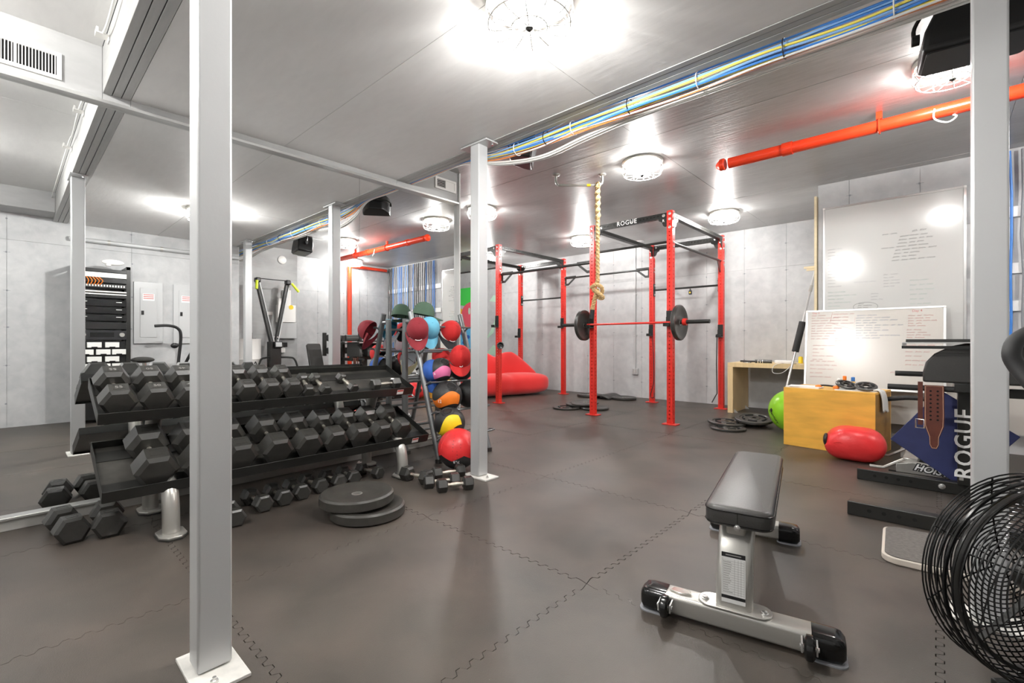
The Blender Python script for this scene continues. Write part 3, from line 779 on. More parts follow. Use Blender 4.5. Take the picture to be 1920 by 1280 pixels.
# plates lying inside the rig
G2 = 'weight plates lying on the floor inside the red rig'
plate((-4.42, 6.12, .015), (0, 0, 10), 'flat iron plate lowest and nearest in the pile between the racks', .225, .026, style='grip', group=G2)
plate((-4.05, 6.36, .018), (0, 0, 40), 'thin rubber plate right behind the left upright of the front rack', .225, .034, group=G2)
plate((-4.35, 6.38, .05), (2, 1, 40), 'iron grip plate in the middle of the pile between the racks', .225, .026, style='grip', group=G2)
plate((-4.24, 6.38, .082), (4, -3, 40), 'iron plate on top of the pile between the racks', .225, .03, group=G2)
plate((-5.05, 7.72, .028), (0, 0, 0), 'bumper plate on the floor by the back wall left of the front rack', .225, .05, group=G2)
plate((-4.32, 7.8, .026), (0, 0, 0), 'bumper plate on the floor by the back wall behind the front rack', .225, .045, group=G2)
o = MB().grid(lambda u, v: (-4.85 + .38 * u, 7.5 + .5 * v, .03 + .05 * math.sin(PI * u)), 10, 4).build('sit_up_pad', 'vinyl', ang=60)
sm = o.modifiers.new('thick', 'SOLIDIFY'); sm.thickness = .025; tag(o, 'curved black sit-up pad lying between two bumper plates', 'exercise pad')
G3 = 'iron plates lying near the birch desk'
plate((-1.9, 6.0, .015), (0, 0, 20), 'iron grip plate nearest the camera in the pile before the birch desk', .2, .026, style='grip', group=G3)
plate((-2.0, 6.25, .045), (3, 2, 20), 'iron plate lying across two others before the birch desk', .225, .03, style='grip', group=G3)
plate((-1.85, 6.62, .03), (0, 0, 0), 'thick rubber plate under the tilted one before the birch desk', .225, .055, group=G3)
plate((-1.72, 6.42, .1), (6, -6, 60), 'tilted grip plate leaning on the pile next to the green ball', .225, .03, style='grip', group=G3)

# ================================================================ wall conduit with outlet
t = thing('wall_conduit', 'grey electrical conduit with an outlet box on the back wall', 'conduit', (-4.32, YB, .5))
MB().cyl((-4.32, YB - .015, .55), (-4.32, YB - .015, ZH), .013, n=10).build('pipe', 'panel_grey', t, world=True)
MB().bb(-4.38, -4.26, YB - .05, YB, .44, .56).build('outlet_box', 'panel_grey', t, bevel=.006, world=True)
for x in (-4.345, -4.295): MB().bb(x - .016, x + .016, YB - .053, YB - .05, .46, .54).build('socket_cover', 'aluminium', t, bevel=.002, world=True)
for z in (1.2, 2.0): MB().bb(-4.35, -4.29, YB - .02, YB, z - .008, z + .008).build('strap', 'aluminium', t, world=True)

# ================================================================ mural on the back wall (flat paint shapes)
t = thing('wall_mural', 'colourful painted mural on the back wall behind the post', 'mural', (-9.2, YB - .002, .2))
PAINTS = dict(mural_green=(70, 214, 84), mural_pink=(232, 92, 110), mural_blue=(96, 186, 232), mural_spot=(40, 96, 190), mural_plum=(150, 38, 92), mural_yellow=(246, 196, 40),
              mural_orange=(244, 120, 50), mural_black=(24, 22, 26), mural_leaf=(186, 220, 196), mural_base=(196, 190, 180))
for n_, c_ in PAINTS.items(): mat(n_, rgb(*c_), 0.6)
def blob(m, poly, lay, name='paint_shape'):
    MB().prism(poly, 0, .0012, T(0, YB - .0012 - .0013 * lay, 0) @ RX(90)).build(name, m, t, world=True, ang=0)
def ell(cx, cz, a, b, n=24): return [(cx + a * math.cos(2 * PI * k / n), cz + b * math.sin(2 * PI * k / n)) for k in range(n)]
X0 = -9.75; X1 = -8.62
blob('mural_green', [(X0, 2.1), (X0, 2.5), (X1 - .1, 2.5), (X1 - .15, 2.15), (X1 - .5, 2.0)], 1)
blob('mural_yellow', [(X0, 1.7), (X0, 2.05), (X1 - .6, 1.9), (X1 - .5, 1.5)], 1)
blob('mural_orange', [(X0, 1.62), (X0, 1.8), (X1 - .6, 1.75), (X1 - .55, 1.45)], 2)
blob('mural_pink', ell(X1 - .38, 1.78, .42, .34), 3)
blob('mural_leaf', ell(X1 - .48, 1.88, .04, .09), 4); blob('mural_leaf', ell(X1 - .32, 1.88, .04, .09), 4)
blob('mural_blue', [(X0, .95), (X0, 1.5), (X1 - .5, 1.45), (X1 - .05, 1.42), (X1 - .05, .95), (X1 - .5, .85)], 2)
for k, (a, b) in enumerate(((-9.4, 1.3), (-9.15, 1.2), (-9.3, 1.05), (-8.95, 1.32), (-8.8, 1.1), (-9.6, 1.15))): blob('mural_spot', ell(a, b, .075, .05, 14), 5)
blob('mural_black', [(X0, .95), (X0, 1.05), (X1 - .5, .84), (X1, .86), (X1, .8), (X1 - .5, .76)], 6)
blob('mural_plum', [(X0, .1), (X0, .85), (X1 - .5, .76), (X1, .8), (X1 + .1, .1)], 2)
blob('mural_leaf', [(-8.35, 2.1), (-8.2, 2.24), (-8.02, 2.2), (-8.1, 2.06)], 1); blob('mural_leaf', [(-8.5, .75), (-8.2, 1.0), (-7.75, .74)], 1); blob('mural_leaf', [(-8.5, 1.1), (-8.2, 1.3), (-8.1, 1.7), (-8.28, 1.4)], 1)
# ================================================================ lips sofa
def lips_sofa(loc, rz):
    t = thing('lips_sofa', 'bright red fabric sofa shaped like a pair of lips', 'sofa', loc, (0, 0, rz))
    # local: length along X (2.1 m), front toward -Y
    Lh = .97
    def seat(u, v):
        x = (u * 2 - 1); a = 2 * PI * v
        env = max(0.0, (1 - abs(x) ** 4.5)) ** .5
        dip = 1 - .05 * math.exp(-(x / .1) ** 2)
        d = .40 * (.30 + .70 * env) * dip; hgt = .215 * (.45 + .55 * env)
        ca, sa = math.cos(a), math.sin(a)
        rr = (abs(ca) ** 3.2 + abs(sa) ** 3.2) ** (-1 / 3.2)
        y = -.06 + d * ca * rr; z = .225 + .0 * abs(x) + hgt * sa * rr - .02 * math.exp(-(x / .08) ** 2) * max(0, sa)
        return (x * Lh * (1 - .0 * sa), y, z)
    s = MB(); s.grid(seat, 49, 28, cv=True)
    for e_ in (0, 48): s.f.append(tuple(e_ * 28 + j for j in range(28)))
    s.build('seat', 'fabric_red', t, ang=70)
    def back(u, v):
        x = (u * 2 - 1); a = 2 * PI * v; ax = abs(x)
        top = .86 - .10 * math.exp(-(x / .16) ** 2) - .40 * max(0, (ax - .42) / .56) ** 1.25
        top = max(.40, top)
        lean = .16
        ca, sa = math.cos(a), math.sin(a); rr = (abs(ca) ** 2.6 + abs(sa) ** 2.6) ** (-1 / 2.6)
        zc = (top + .25) / 2; hz = (top - .25) / 2
        z = zc + hz * sa * rr; th = .13 * (1 - .35 * ax ** 2)
        y = .24 + lean * (z - .3) + th * ca * rr * (1 - .25 * (z - .25))
        return (x * Lh * .97, y, z)
    s = MB(); s.grid(back, 49, 24, cv=True)
    for e_ in (0, 48): s.f.append(tuple(e_ * 24 + j for j in range(24)))
    s.build('backrest', 'fabric_red', t, ang=70)
    return t
lips_sofa((-6.5, 6.80, 0), 74)
# ================================================================ DUMBBELL RACK
t = thing('dumbbell_rack', 'two tier black dumbbell rack with silver legs in front of the mirrors', 'dumbbell rack', (-3.4, 1.35, 0))
RY0, RY1 = 0.33, 2.36
# tray section in XZ: front lip, sloped bed made of two rails with a gap, back ledge
TR = [dict(f=(-3.16, .262), b=(-3.62, .455), y0=.33, y1=2.39), dict(f=(-3.315, .648), b=(-3.73, .822), y0=.33, y1=2.35)]
for k, q in enumerate(TR):
    (fx, fz), (bx, bz) = q['f'], q['b']; y0, y1 = q['y0'], q['y1']
    d = Vector((bx - fx, 0, bz - fz)); Ls = d.length; d.normalize(); n = Vector((-d.z, 0, d.x)); n = n if n.z > 0 else -n
    fr = Matrix(((d.x, 0, n.x, fx), (0, 1, 0, 0), (d.z, 0, n.z, fz), (0, 0, 0, 1)))      # local x up the slope, z off the tray
    b = MB().bb(0, Ls, y0, y1, -.004, 0, fr).build('tray_bed', 'tray_steel', t, world=True)
    MB().bb(-.004, 0, y0, y1, -.018, .05, fr).build('front_lip', 'black_steel', t, world=True, bevel=.0015)
    MB().bb(Ls, Ls + .004, y0, y1, -.004, .045, fr).build('back_lip', 'black_steel', t, world=True, bevel=.0015)
    for y in (y0, y1):
        MB().prism([(0, -.018), (Ls, -.02), (Ls, .045), (0, .05)], -.002, .002, fr @ T(0, y, 0) @ RX(90)).build('end_plate', 'black_steel', t, world=True)
    for u0, u1 in ((.03, .13), (Ls - .15, Ls - .05)):
        MB().bb(u0, u1, y0 + .004, y1 - .004, 0, .003, fr).build('saddle_rail', 'black_steel', t, world=True)
    o = MB().bb(-.0052, -.004, y1 - .16, y1 - .1, -.006, .034, fr).build('warning_sticker', 'sticker', t, world=True)
    MB().bb(-.0058, -.0052, y1 - .158, y1 - .102, .018, .032, fr).build('sticker_band', 'sticker_red', o, world=True)
for y in (.62, 2.14):
    # front leg curves up and back, rear leg upright
    p = smooth([(-3.15, y, .02), (-3.155, y, .12), (-3.18, y, .22), (-3.26, y, .30), (-3.42, y, .36)], 6)
    MB().tube(p, .042, 16).build('leg', 'silver_paint', t, world=True)
    p = smooth([(-3.70, y, .02), (-3.70, y, .2), (-3.68, y, .40), (-3.62, y, .56), (-3.56, y, .66), (-3.55, y, .735)], 6)
    MB().tube(p, .042, 16).build('leg', 'silver_paint', t, world=True)
    for x, w in ((-3.15, 1), (-3.70, -1)):
        poly = [(-.09, -.03), (-.05, -.065), (.05, -.065), (.1, -.03), (.1, .03), (.05, .065), (-.05, .065), (-.09, .03)]
        MB().prism(poly, .008, .02, T(x, y, 0)).build('foot_plate', 'silver_paint', t, world=True, bevel=.003)
        MB().prism([(a * 1.06, c * 1.06) for a, c in poly], 0, .009, T(x, y, 0)).build('rubber_pad', 'black_rubber', t, world=True)
        MB().cyl((x - .065, y - .02, .02), (x - .065, y - .02, .022), .008, n=10).build('bolt_hole', 'dark_hole', t, world=True)

# ================================================================ HEX DUMBBELLS
DB = {}
def dumbbell(Rh, loc, rot, label, group, num=None, chrome=True):
    """Rh: corner radius of the hex head; lies on a flat with its axis along local X; origin at the axis centre"""
    key = (round(Rh, 3))
    Lh = Rh * 1.25 + .01; grip = .115
    if key not in DB:
        hd = MB(); pr = [(0, .70), (Rh * .22, 1.0), (Lh - Rh * .16, 1.0), (Lh, .78)]
        vs_ = []; fs = []
        for x, s in pr:
            for k in range(6): a = R(60 * k); vs_.append((x, Rh * s * math.cos(a), Rh * s * math.sin(a)))
        for i in range(3):
            for k in range(6): fs.append((i * 6 + k, i * 6 + (k + 1) % 6, (i + 1) * 6 + (k + 1) % 6, (i + 1) * 6 + k))
        fs += [tuple(range(6))[::-1], tuple(range(18, 24))]
        hd.add(vs_, fs)
        hm = hd.mesh('head', 'black_rubber', ang=20)
        gm = MB().lathe([(.0125, -grip / 2 - .004), (.0135, -grip / 2 + .012), (.0115, -grip / 2 + .02), (.016, -.02), (.0165, 0), (.016, .02), (.0115, grip / 2 - .02), (.0135, grip / 2 - .012), (.0125, grip / 2 + .004)], 14, RY(90)).mesh('handle', 'chrome_knurl')
        z = Rh * math.cos(PI / 6)
        w, l = Rh * .62, Lh * .42
        pm = MB()
        for a in ((-w / 2, w / 2, -l / 2, -l / 2 + .004), (-w / 2, w / 2, l / 2 - .004, l / 2), (-w / 2, -w / 2 + .004, -l / 2, l / 2), (w / 2 - .004, w / 2, -l / 2, l / 2)):
            pm.bb(Lh / 2 + a[2], Lh / 2 + a[3], a[0], a[1], z - .001, z + .0012)
        pm = pm.mesh('number_frame', 'black_rubber_grey', ang=0)
        DB[key] = (hm, gm, pm, Lh, grip)
    hm, gm, pm, Lh, grip = DB[key]
    t = thing('hex_dumbbell', label, 'dumbbell', loc, rot, group)
    mkobj('handle', gm, t)
    for s in (1, -1):
        h = mkobj('head', hm, t); h.location = (s * grip / 2, 0, 0); h.rotation_euler = (0, 0, 0 if s > 0 else PI)
        mkobj('number_frame', pm, h)
        if num: 
            z = Rh * math.cos(PI / 6)
            text(num, Rh * .42, 'lettering_grey', T(Lh / 2, 0, z + .0008) @ RZ(90), parent=h, world=False, depth=.0006, name='weight_number')
    return t
# on the trays: axis runs up the slope
def tray_db(q, y, Rh, label, group, num=None, shift=0., yaw=0.):
    (fx, fz), (bx, bz) = q['f'], q['b']; d = Vector((bx - fx, 0, bz - fz)); Ls = d.length; d.normalize()
    n = Vector((-d.z, 0, d.x)); n = n if n.z > 0 else -n
    Lh = Rh * 1.25 + .01; half = Lh + .0575
    c = Vector((fx, 0, fz)) + d * (Ls * .5 + shift) + n * (Rh * math.cos(PI / 6) + .0035)
    ang = math.degrees(math.atan2(bz - fz, fx - bx))
    return dumbbell(Rh, (c.x, y, c.z), (0, ang, yaw), label, group, num)
GU, GLW = 'hex dumbbells on the upper tray', 'hex dumbbells on the lower tray'
LOW = [(.56, .104), (.772, .102), (.98, .1), (1.2, .1), (1.405, .097), (1.60, .093), (1.795, .09), (1.985, .088), (2.17, .085)]
for k, (y, r) in enumerate(LOW):
    tray_db(TR[0], y, r, '%s black hex dumbbell from the left on the lower tray%s' % (ORD[k], ', the largest of the row' if k == 0 else ''), GLW, shift=-.025)
UPR = [(.42, .087, '55'), (.592, .085, '50'), (.757, .083, '45'), (.92, .08, None), (1.075, .078, None), (1.225, .076, None), (1.37, .073, None)]
for k, (y, r, nn) in enumerate(UPR):
    tray_db(TR[1], y, r, '%s of the big black hex dumbbells from the left on the upper tray' % ORD[k], GU, nn, shift=-.01)
for k, (y, r) in enumerate(((1.50, .048), (1.61, .046), (1.83, .042))):
    tray_db(TR[1], y, r, ['small chrome-gripped hex dumbbell right beside the big ones on the upper tray', 'small chrome-gripped hex dumbbell second after the big ones on the upper tray',
                          'small hex dumbbell standing apart in the middle of the upper tray'][k], GU, shift=-.05, yaw=[-10, 0, 4][k])
(fx, fz), (bx, bz) = TR[1]['f'], TR[1]['b']; a_ = math.atan2(bz - fz, fx - bx)
dumbbell(.05, (fx - .085, 2.14, fz + .08), (0, 0, 90), 'small hex dumbbell lying lengthwise at the right end of the upper tray', GU)
# on the floor
def floor_db(x, y, Rh, yaw, label, group): return dumbbell(Rh, (x, y, Rh * math.cos(PI / 6) + .0005), (0, 0, yaw), label, group)
GF = 'hex dumbbells on the floor'
floor_db(-3.56, .225, .078, 6, 'black hex dumbbell at the far left on the floor beside the mirror', GF)
floor_db(-3.52, .395, .078, -4, 'black hex dumbbell on the floor between the leftmost one and the rack leg', GF)
for k, (x, y, r) in enumerate(((-3.14, .92, .056), (-3.27, 1.10, .058), (-3.29, 1.24, .056), (-3.32, 1.375, .056), (-3.36, 1.51, .056), (-3.36, 1.66, .055), (-3.37, 1.79, .055), (-3.36, 1.97, .05))):
    floor_db(x, y, r, [-6, 2, 0, -3, 4, 0, -5, 10][k], '%s small hex dumbbell from the left on the floor under the rack' % ORD[k], 'hex dumbbells on the floor under the rack')
for k, (x, y, r, yaw) in enumerate(((-2.93, 2.20, .06, -20), (-2.80, 2.08, .055, 100), (-2.76, 2.32, .052, 75), (-2.66, 2.15, .05, 80), (-2.62, 2.25, .05, 62))):
    pass
for k, (x, y, r, yaw) in enumerate(((-2.95, 2.13, .06, 10), (-2.86, 2.37, .052, 70), (-2.72, 2.19, .052, 62), (-2.58, 2.2, .052, 62))):
    floor_db(x, y, r, yaw, ['hex dumbbell on the floor nearest the right leg of the rack', 'hex dumbbell on the floor touching the red medicine ball', 'hex dumbbell on the floor between two others before the red medicine ball',
                            'hex dumbbell on the floor nearest the base of the middle post'][k], 'hex dumbbells on the floor by the middle post')

# ================================================================ BALL AND CAP STAND
t = thing('ball_stand', 'leaning grey tube stand holding medicine balls and caps beside the dumbbell rack', 'ball rack', (-3.5, 2.9, 0))
SY = (2.60, 3.22)
for y in SY:
    MB().cyl((-3.27, y, .03), (-3.70, y, 1.36), .026, n=16).build('front_leg', 'grey_tube', t, world=True)
    MB().cyl((-3.27, y, .0), (-3.27, y, .035), .034, n=16).build('foot', 'black_rubber', t, world=True)
    MB().tube(smooth([(-3.78, y, .02), (-3.79, y, .5), (-3.79, y, 1.0), (-3.78, y, 1.3)], 4), .03, 14).build('rear_post', 'grey_tube', t, world=True)
    MB().cyl((-3.78, y, .0), (-3.78, y, .03), .05, n=16).build('foot', 'black_rubber', t, world=True)
    MB().cyl((-3.68, y, 1.27), (-3.79, y, 1.27), .02, n=12).build('top_link', 'grey_tube', t, world=True)
def leanx(z): return -3.27 - .43 * (z - .03) / 1.33
for z in (.20, .43, .69, .98, 1.2):
    xl = leanx(z)
    for dx, dz in ((.0, 0), (.13, .02), ):
        MB().tube(smooth([(xl, SY[0], z - .03), (xl + dx * .6, SY[0] + .005, z + dz), (xl + dx, SY[0] + .03, z + dz), (xl + dx, SY[1] - .03, z + dz), (xl + dx * .6, SY[1] - .005, z + dz), (xl, SY[1], z - .03)], 4), .009, 8).build('rail', 'grey_tube', t, world=True)
    MB().cyl((-3.79, SY[0], z), (-3.79, SY[1], z), .012, n=10).build('rear_rail', 'grey_tube', t, world=True)
# a low chrome frame beside it
MB().tube([(-3.80, 2.62, .14), (-3.80, 3.2, .14)], .012, 8).build('stretcher', 'chrome', t, world=True)

for n_, c_ in dict(ball_orange=(240, 128, 36), ball_pink=(232, 120, 170), ball_yellow=(242, 214, 30), ball_blue=(60, 120, 190), ball_black=(44, 44, 44), cap_maroon=(140, 38, 48), cap_teal=(110, 186, 214),
                   cap_red=(196, 34, 34), cap_green=(74, 98, 80), cap_blue=(46, 90, 170), cap_cream=(222, 210, 168), cap_white=(226, 228, 234), cap_dark=(34, 34, 38), cap_deepteal=(40, 120, 150)).items():
    mat(n_, rgb(*c_), .5 if 'cap' not in n_ else .8, bump=(200, .08) if 'cap' in n_ else (150, .06))
def ring_ball(loc, r, col, rot, label, num=None):
    """medicine ball with two moulded grip openings"""
    t = thing('grip_ball', label, 'medicine ball', loc, rot, 'medicine balls with grip holes on the stand')
    MB().sph((0, 0, 0), r, 28, 18).build('shell', 'ball_black', t, ang=60)
    # coloured band: a swoosh following the sphere
    def band(u, v):
        a = -1.15 + 2.3 * u; wv = .30 + .16 * math.sin(a * 2.6 + .6)
        lat = -.62 + (v) * (wv + .42) + .18 * math.sin(a * 2.2)
        q = r * 1.008
        return (q * math.cos(lat) * math.cos(a), q * math.cos(lat) * math.sin(a), q * math.sin(lat))
    o = MB().grid(band, 22, 8).build('colour_band', col, t, ang=60)
    for s, el, az in ((1, 48, 38), (-1, 48, -142)):
        M = RZ(az) @ RY(-(90 - el) + 90 - 90) 
        d = Vector((math.cos(R(el)) * math.cos(R(az)), math.cos(R(el)) * math.sin(R(az)), math.sin(R(el))))
        q = Vector((0, 0, 1)).rotation_difference(d).to_matrix().to_4x4()
        g = MB().lathe([(.0, r * .90), (r * .22, r * .915), (r * .30, r * .955), (r * .36, r * .985), (r * .42, r * .925), (r * .40, r * .88)], 24, q)
        g.build('grip_rim', 'ball_black', t, ang=60)
        MB().lathe([(0, r * .93), (r * .27, r * .965)], 20, q).build('grip_hole', 'dark_hole', t, ang=60)
    if num:
        d = Matrix(((0, 0, 1, r * 1.01), (1, 0, 0, 0), (0, 1, 0, -r * .12), (0, 0, 0, 1)))
        text(num, r * .3, 'lettering_white', RZ(-18) @ RY(8) @ d, parent=t, world=False, depth=.001)
    return t
def onstand(z, y, r): return (leanx(z) + .085, y, z + .02 + r * .94)
ring_ball((leanx(.43) + .075, 2.74, .58), .138, 'ball_orange', (0, 0, -52), 'black and orange medicine ball with grip holes on the third rail', '12')
ring_ball((leanx(.43) + .075, 3.02, .575), .132, 'ball_black', (0, 0, 10), 'all black medicine ball with grip holes behind the orange one')
ring_ball((leanx(.69) + .075, 2.735, .815), .113, 'ball_pink', (0, 0, -52), 'black and pink medicine ball with grip holes on the stand', '6')
ring_ball((leanx(.69) + .075, 2.985, .825), .122, 'ball_black', (0, 0, 0), 'black medicine ball under the red cap on the stand')
ring_ball((leanx(.20) + .085, 2.70, .35), .138, 'ball_yellow', (30, 0, -60), 'black and yellow medicine ball behind the red wall ball')
# red and black wall ball on the floor
t = thing('wall_ball', 'large red and black wall ball on the floor by the middle post', 'medicine ball', (-3.0, 2.59, .172))
def redcap(u, v):
    a = 2 * PI * u; k = 5
    lo = -.15 - .28 * (abs(((u * k) % 1) - .5) * 2) 
    b = lo + (PI / 2 - lo) * v; r = .1705
    return (r * math.cos(b) * math.cos(a), r * math.cos(b) * math.sin(a), r * math.sin(b))
t.rotation_euler = (R(0), 0, R(12))
MB().sph((0, 0, 0), .17, 32, 20).build('black_panels', 'ball_black', t, ang=60)
MB().grid(redcap, 50, 14, cu=True).build('red_panels', 'leather_red', t, ang=60)
for k in range(5):
    a = R(72 * k + 36)
    MB().tube([(.171 * math.cos(b) * math.cos(a), .171 * math.cos(b) * math.sin(a), .171 * math.sin(b)) for b in [R(-8 + 98 * i / 10) for i in range(11)]], .0012, 4).build('seam', 'fabric_red', t)
d = Matrix(((0, 0, 1, .1715), (1, 0, 0, 0), (0, 1, 0, 0), (0, 0, 0, 1)))
text('7LB', .035, 'lettering_white', RZ(-58) @ RY(26) @ d @ RZ(180), parent=t, world=False, depth=.0008)

# ---- caps
def cap(loc, rot, crown, brim, label, under=None, logo=None, lining=None):
    """baseball cap; local: crown up +Z, brim toward -Y"""
    t = thing('baseball_cap', label, 'cap', loc, rot, 'baseball caps hung on the ball stand')
    r = .1
    def dome(u, v, k=1.0):
        a = 2 * PI * u; b = PI / 2 * v
        zz = 1.32 * math.sin(b)
        return (r * k * math.cos(b) ** .8 * math.cos(a) if b < PI / 2 - 1e-6 else 0, r * k * 1.1 * math.cos(b) ** .8 * math.sin(a) if b < PI / 2 - 1e-6 else 0, r * k * zz)
    MB().grid(lambda u, v: dome(u, v), 30, 11, cu=True).build('crown', crown, t, ang=60)
    MB().grid(lambda u, v: dome(u, v, .965), 30, 11, cu=True).build('lining', lining or under or 'cap_white', t, ang=60)
    def br(u, v, dz=0):
        a = PI + PI * u; rr = 1 + .85 * v * math.sin(PI * u) ** .55
        x = r * math.cos(a) * (1 + .06 * v); y = r * 1.1 * math.sin(a) * rr
        return (x, y, .004 + dz - .018 * v - .30 * x * x / .1)
    MB().grid(lambda u, v: br(u, v), 22, 6).build('brim', brim, t, ang=60)
    MB().grid(lambda u, v: br(u, v, -.0035), 22, 6).build('brim_underside', under or brim, t, ang=60)
    MB().sph((0, 0, r * 1.32), (.008, .008, .004), 10, 6).build('button', crown, t)
    for k in range(3):
        a = PI * k / 3 + PI / 6
        MB().tube([tuple(Vector(dome((a / 2 / PI + (.5 if i > 10 else 0)) % 1, (i / 10 if i <= 10 else 2 - i / 10), .955))) for i in range(21)], .003, 4).build('lining_tape', 'cap_dark', t)
    if logo:
        col, w = logo
        MB().tube([(-w, -r * 1.13, .022), (-w * .4, -r * 1.16, .016), (w * .4, -r * 1.16, .017), (w, -r * 1.12, .026)], .004, 6).build('front_badge', col, t)
    return t
cap((-3.52, 2.55, 1.185), (62, 0, 62), 'cap_maroon', 'cap_maroon', 'maroon baseball cap hanging on the top corner of the ball stand', 'cap_maroon', ('lettering_white', .03), 'cap_maroon')
cap((-3.60, 2.74, 1.20), (64, 0, 70), 'cap_teal', 'cap_teal', 'pale blue baseball cap hanging right behind the maroon one', 'cap_white', None, 'cap_deepteal')
cap((-3.55, 2.95, 1.17), (60, 10, 85), 'cap_red', 'cap_dark', 'red baseball cap with white front emblem hanging on the top rail', 'cap_white', ('lettering_white', .03), 'cap_dark')
cap((-3.74, 2.78, 1.34), (10, 0, 150), 'cap_green', 'cap_green', 'dark green baseball cap lying on top of the ball stand', 'cap_green')
cap((-3.26, 2.84, .925), (48, 0, 55), 'cap_red', 'cap_red', 'bright red baseball cap resting on the black medicine ball', 'cap_dark', ('lettering_white', .014))
cap((-3.50, 2.70, .80), (75, 0, 62), 'cap_blue', 'cap_blue', 'blue baseball cap hanging on the left side of the ball stand', 'cap_cream', None, 'cap_white')
cap((-3.66, 2.92, .90), (70, 0, 95), 'cap_red', 'cap_cream', 'dark red baseball cap whose cream brim shows in the mirror', 'cap_cream', None, 'cap_white')
MB().tube([(-3.62, 2.45, .16), (-3.62, 3.3, .16), (-3.5, 3.3, .16), (-3.5, 2.45, .16)], .008, 6, closed=True).build('low_frame', 'chrome', bpy.data.objects['ball_stand'], world=True)
# ================================================================ FLAT BENCH
BA, BB = Vector((-.86, 1.785, 0)), Vector((-.265, 1.905, 0))     # ends of the front foot
ax = (BB - BA); ax.normalize(); nrm = Vector((-ax.y, ax.x, 0))          # nrm points away from the camera
ctr = (BA + BB) / 2
ang = math.degrees(math.atan2(ax.y, ax.x))
t = thing('flat_bench', 'flat weight bench with black vinyl pad and silver frame', 'bench', (ctr.x, ctr.y, 0), (0, 0, ang))
# local: X along the front foot, Y away from the camera
FL = .62
def rtube(p0, p1, w, h, r, M=ID, n=4):
    d = Vector(p1) - Vector(p0); return MB().prism(rrect(w, h, r, n), 0, d.length, M @ T(*p0) @ Vector((0, 0, 1)).rotation_difference(d).to_matrix().to_4x4())
fr = Matrix(((0, 0, 1, 0), (1, 0, 0, 0), (0, 1, 0, 0), (0, 0, 0, 1)))       # prism z -> local x
def foot(y, L, nm):
    f = MB().prism(rrect(.095, .075, .015), -L / 2 + .07, L / 2 - .07, T(0, y, .05) @ fr).build(nm, 'silver_paint', t)
    for s in (-1, 1):
        c = MB(); pr = [(.104, .09, 0), (.104, .09, .06), (.098, .082, .085), (.07, .055, .098), (.0, .0, .099)]
        rows = []
        for w, h, z in pr[:-1]:
            rows.append([(s * (L / 2 - .098 + z), y + a, .046 + b) for a, b in rrect(w, h, min(w, h) * .28, 4)])
        vs_ = [p for r_ in rows for p in r_]; n = len(rows[0])
        c.add(vs_, [(i * n + k, i * n + (k + 1) % n, (i + 1) * n + (k + 1) % n, (i + 1) * n + k) for i in range(len(rows) - 1) for k in range(n)] + [tuple(range(n)), tuple(range((len(rows) - 1) * n, len(rows) * n))])
        c.build('end_cap', 'black_gloss', t, ang=50)
        MB().prism(rrect(.112, .11, .03), 0, .006, T(s * (L / 2 - .05), y, 0)).build('cap_sole', 'cable_grey', t)
foot(0, FL + .06, 'front_foot')
foot(1.0, .44, 'rear_foot')
# spine under the pad and the two curved posts
MB().bb(-.035, .035, .05, .98, .33, .385).build('spine', 'silver_paint', t, bevel=.01)
def post_(y0, y1, nm):
    pth = smooth([(0, y0, .085), (0, y0 + (y1 - y0) * .1, .2), (0, y0 + (y1 - y0) * .45, .31), (0, y1, .37)], 5)
    b = MB(); vs_ = []; pr = rrect(.125, .07, .022, 4); n = len(pr)
    for i, p in enumerate(pth):
        tg = (pth[min(i + 1, len(pth) - 1)] - pth[max(i - 1, 0)]).normalized(); up = Vector((1, 0, 0)).cross(tg) * -1
        vs_ += [p + Vector((a, 0, 0)) + up * c for a, c in pr]
    b.add(vs_, [(i * n + k, i * n + (k + 1) % n, (i + 1) * n + (k + 1) % n, (i + 1) * n + k) for i in range(len(pth) - 1) for k in range(n)] + [tuple(range(n)), tuple(range((len(pth) - 1) * n, len(pth) * n))])
    b.build(nm, 'silver_paint', t, ang=40)
post_(0, .16, 'front_post'); post_(1.0, .88, 'rear_post')
MB().prism(rrect(.25, .1, .045), .0875, .0945, T(0, 0, 0)).build('weld_plate', 'silver_paint', t, bevel=.002)
for s in (-1, 1): bolt(t, (s * .1, -.01, .0965), (0, 0, 1), .7)
# instruction label
lab = MB().bb(-.04, .04, -.0365, -.0358, .115, .30).build('instruction_label', 'sticker', t)
MB().bb(-.04, .04, -.0368, -.0364, .283, .30).build('label_header', 'cable_black', lab); MB().bb(-.04, .04, -.0368, -.0364, .13, .142).build('label_footer', 'cable_black', lab)
tb = MB()
for k in range(15): tb.bb(-.036, .036, -.0368, -.0364, .15 + .0085 * k, .1507 + .0085 * k)
for x in (-.036, .004, .016, .026, .036): tb.bb(x - .0004, x + .0004, -.0368, -.0364, .146, .278)
for k in range(14): tb.bb(-.034, -.034 + random.uniform(.015, .032), -.0369, -.0364, .1535 + .0085 * k, .1555 + .0085 * k)
tb.build('label_table', 'lettering_grey', lab)
MB().bb(-.026, .026, -.0371, -.0368, .2895, .2935).build('label_title', 'lettering_grey', lab)
# wheels
for s in (-1, 1):
    x = s * .235
    w = MB().lathe([(.012, -.014), (.03, -.016), (.04, -.009), (.041, 0), (.04, .009), (.03, .016), (.012, .014)], 24, T(x, -.085, .06) @ RY(90), ).build('wheel', 'black_gloss', t)
    MB().cyl((x - .028, -.085, .06), (x + .028, -.085, .06), .008, n=10).build('axle', 'bolt_metal', w)
    MB().bb(x - .024, x - .019, -.1, -.04, .045, .075).bb(x + .019, x + .024, -.1, -.04, .045, .075).build('wheel_bracket', 'aluminium', t)
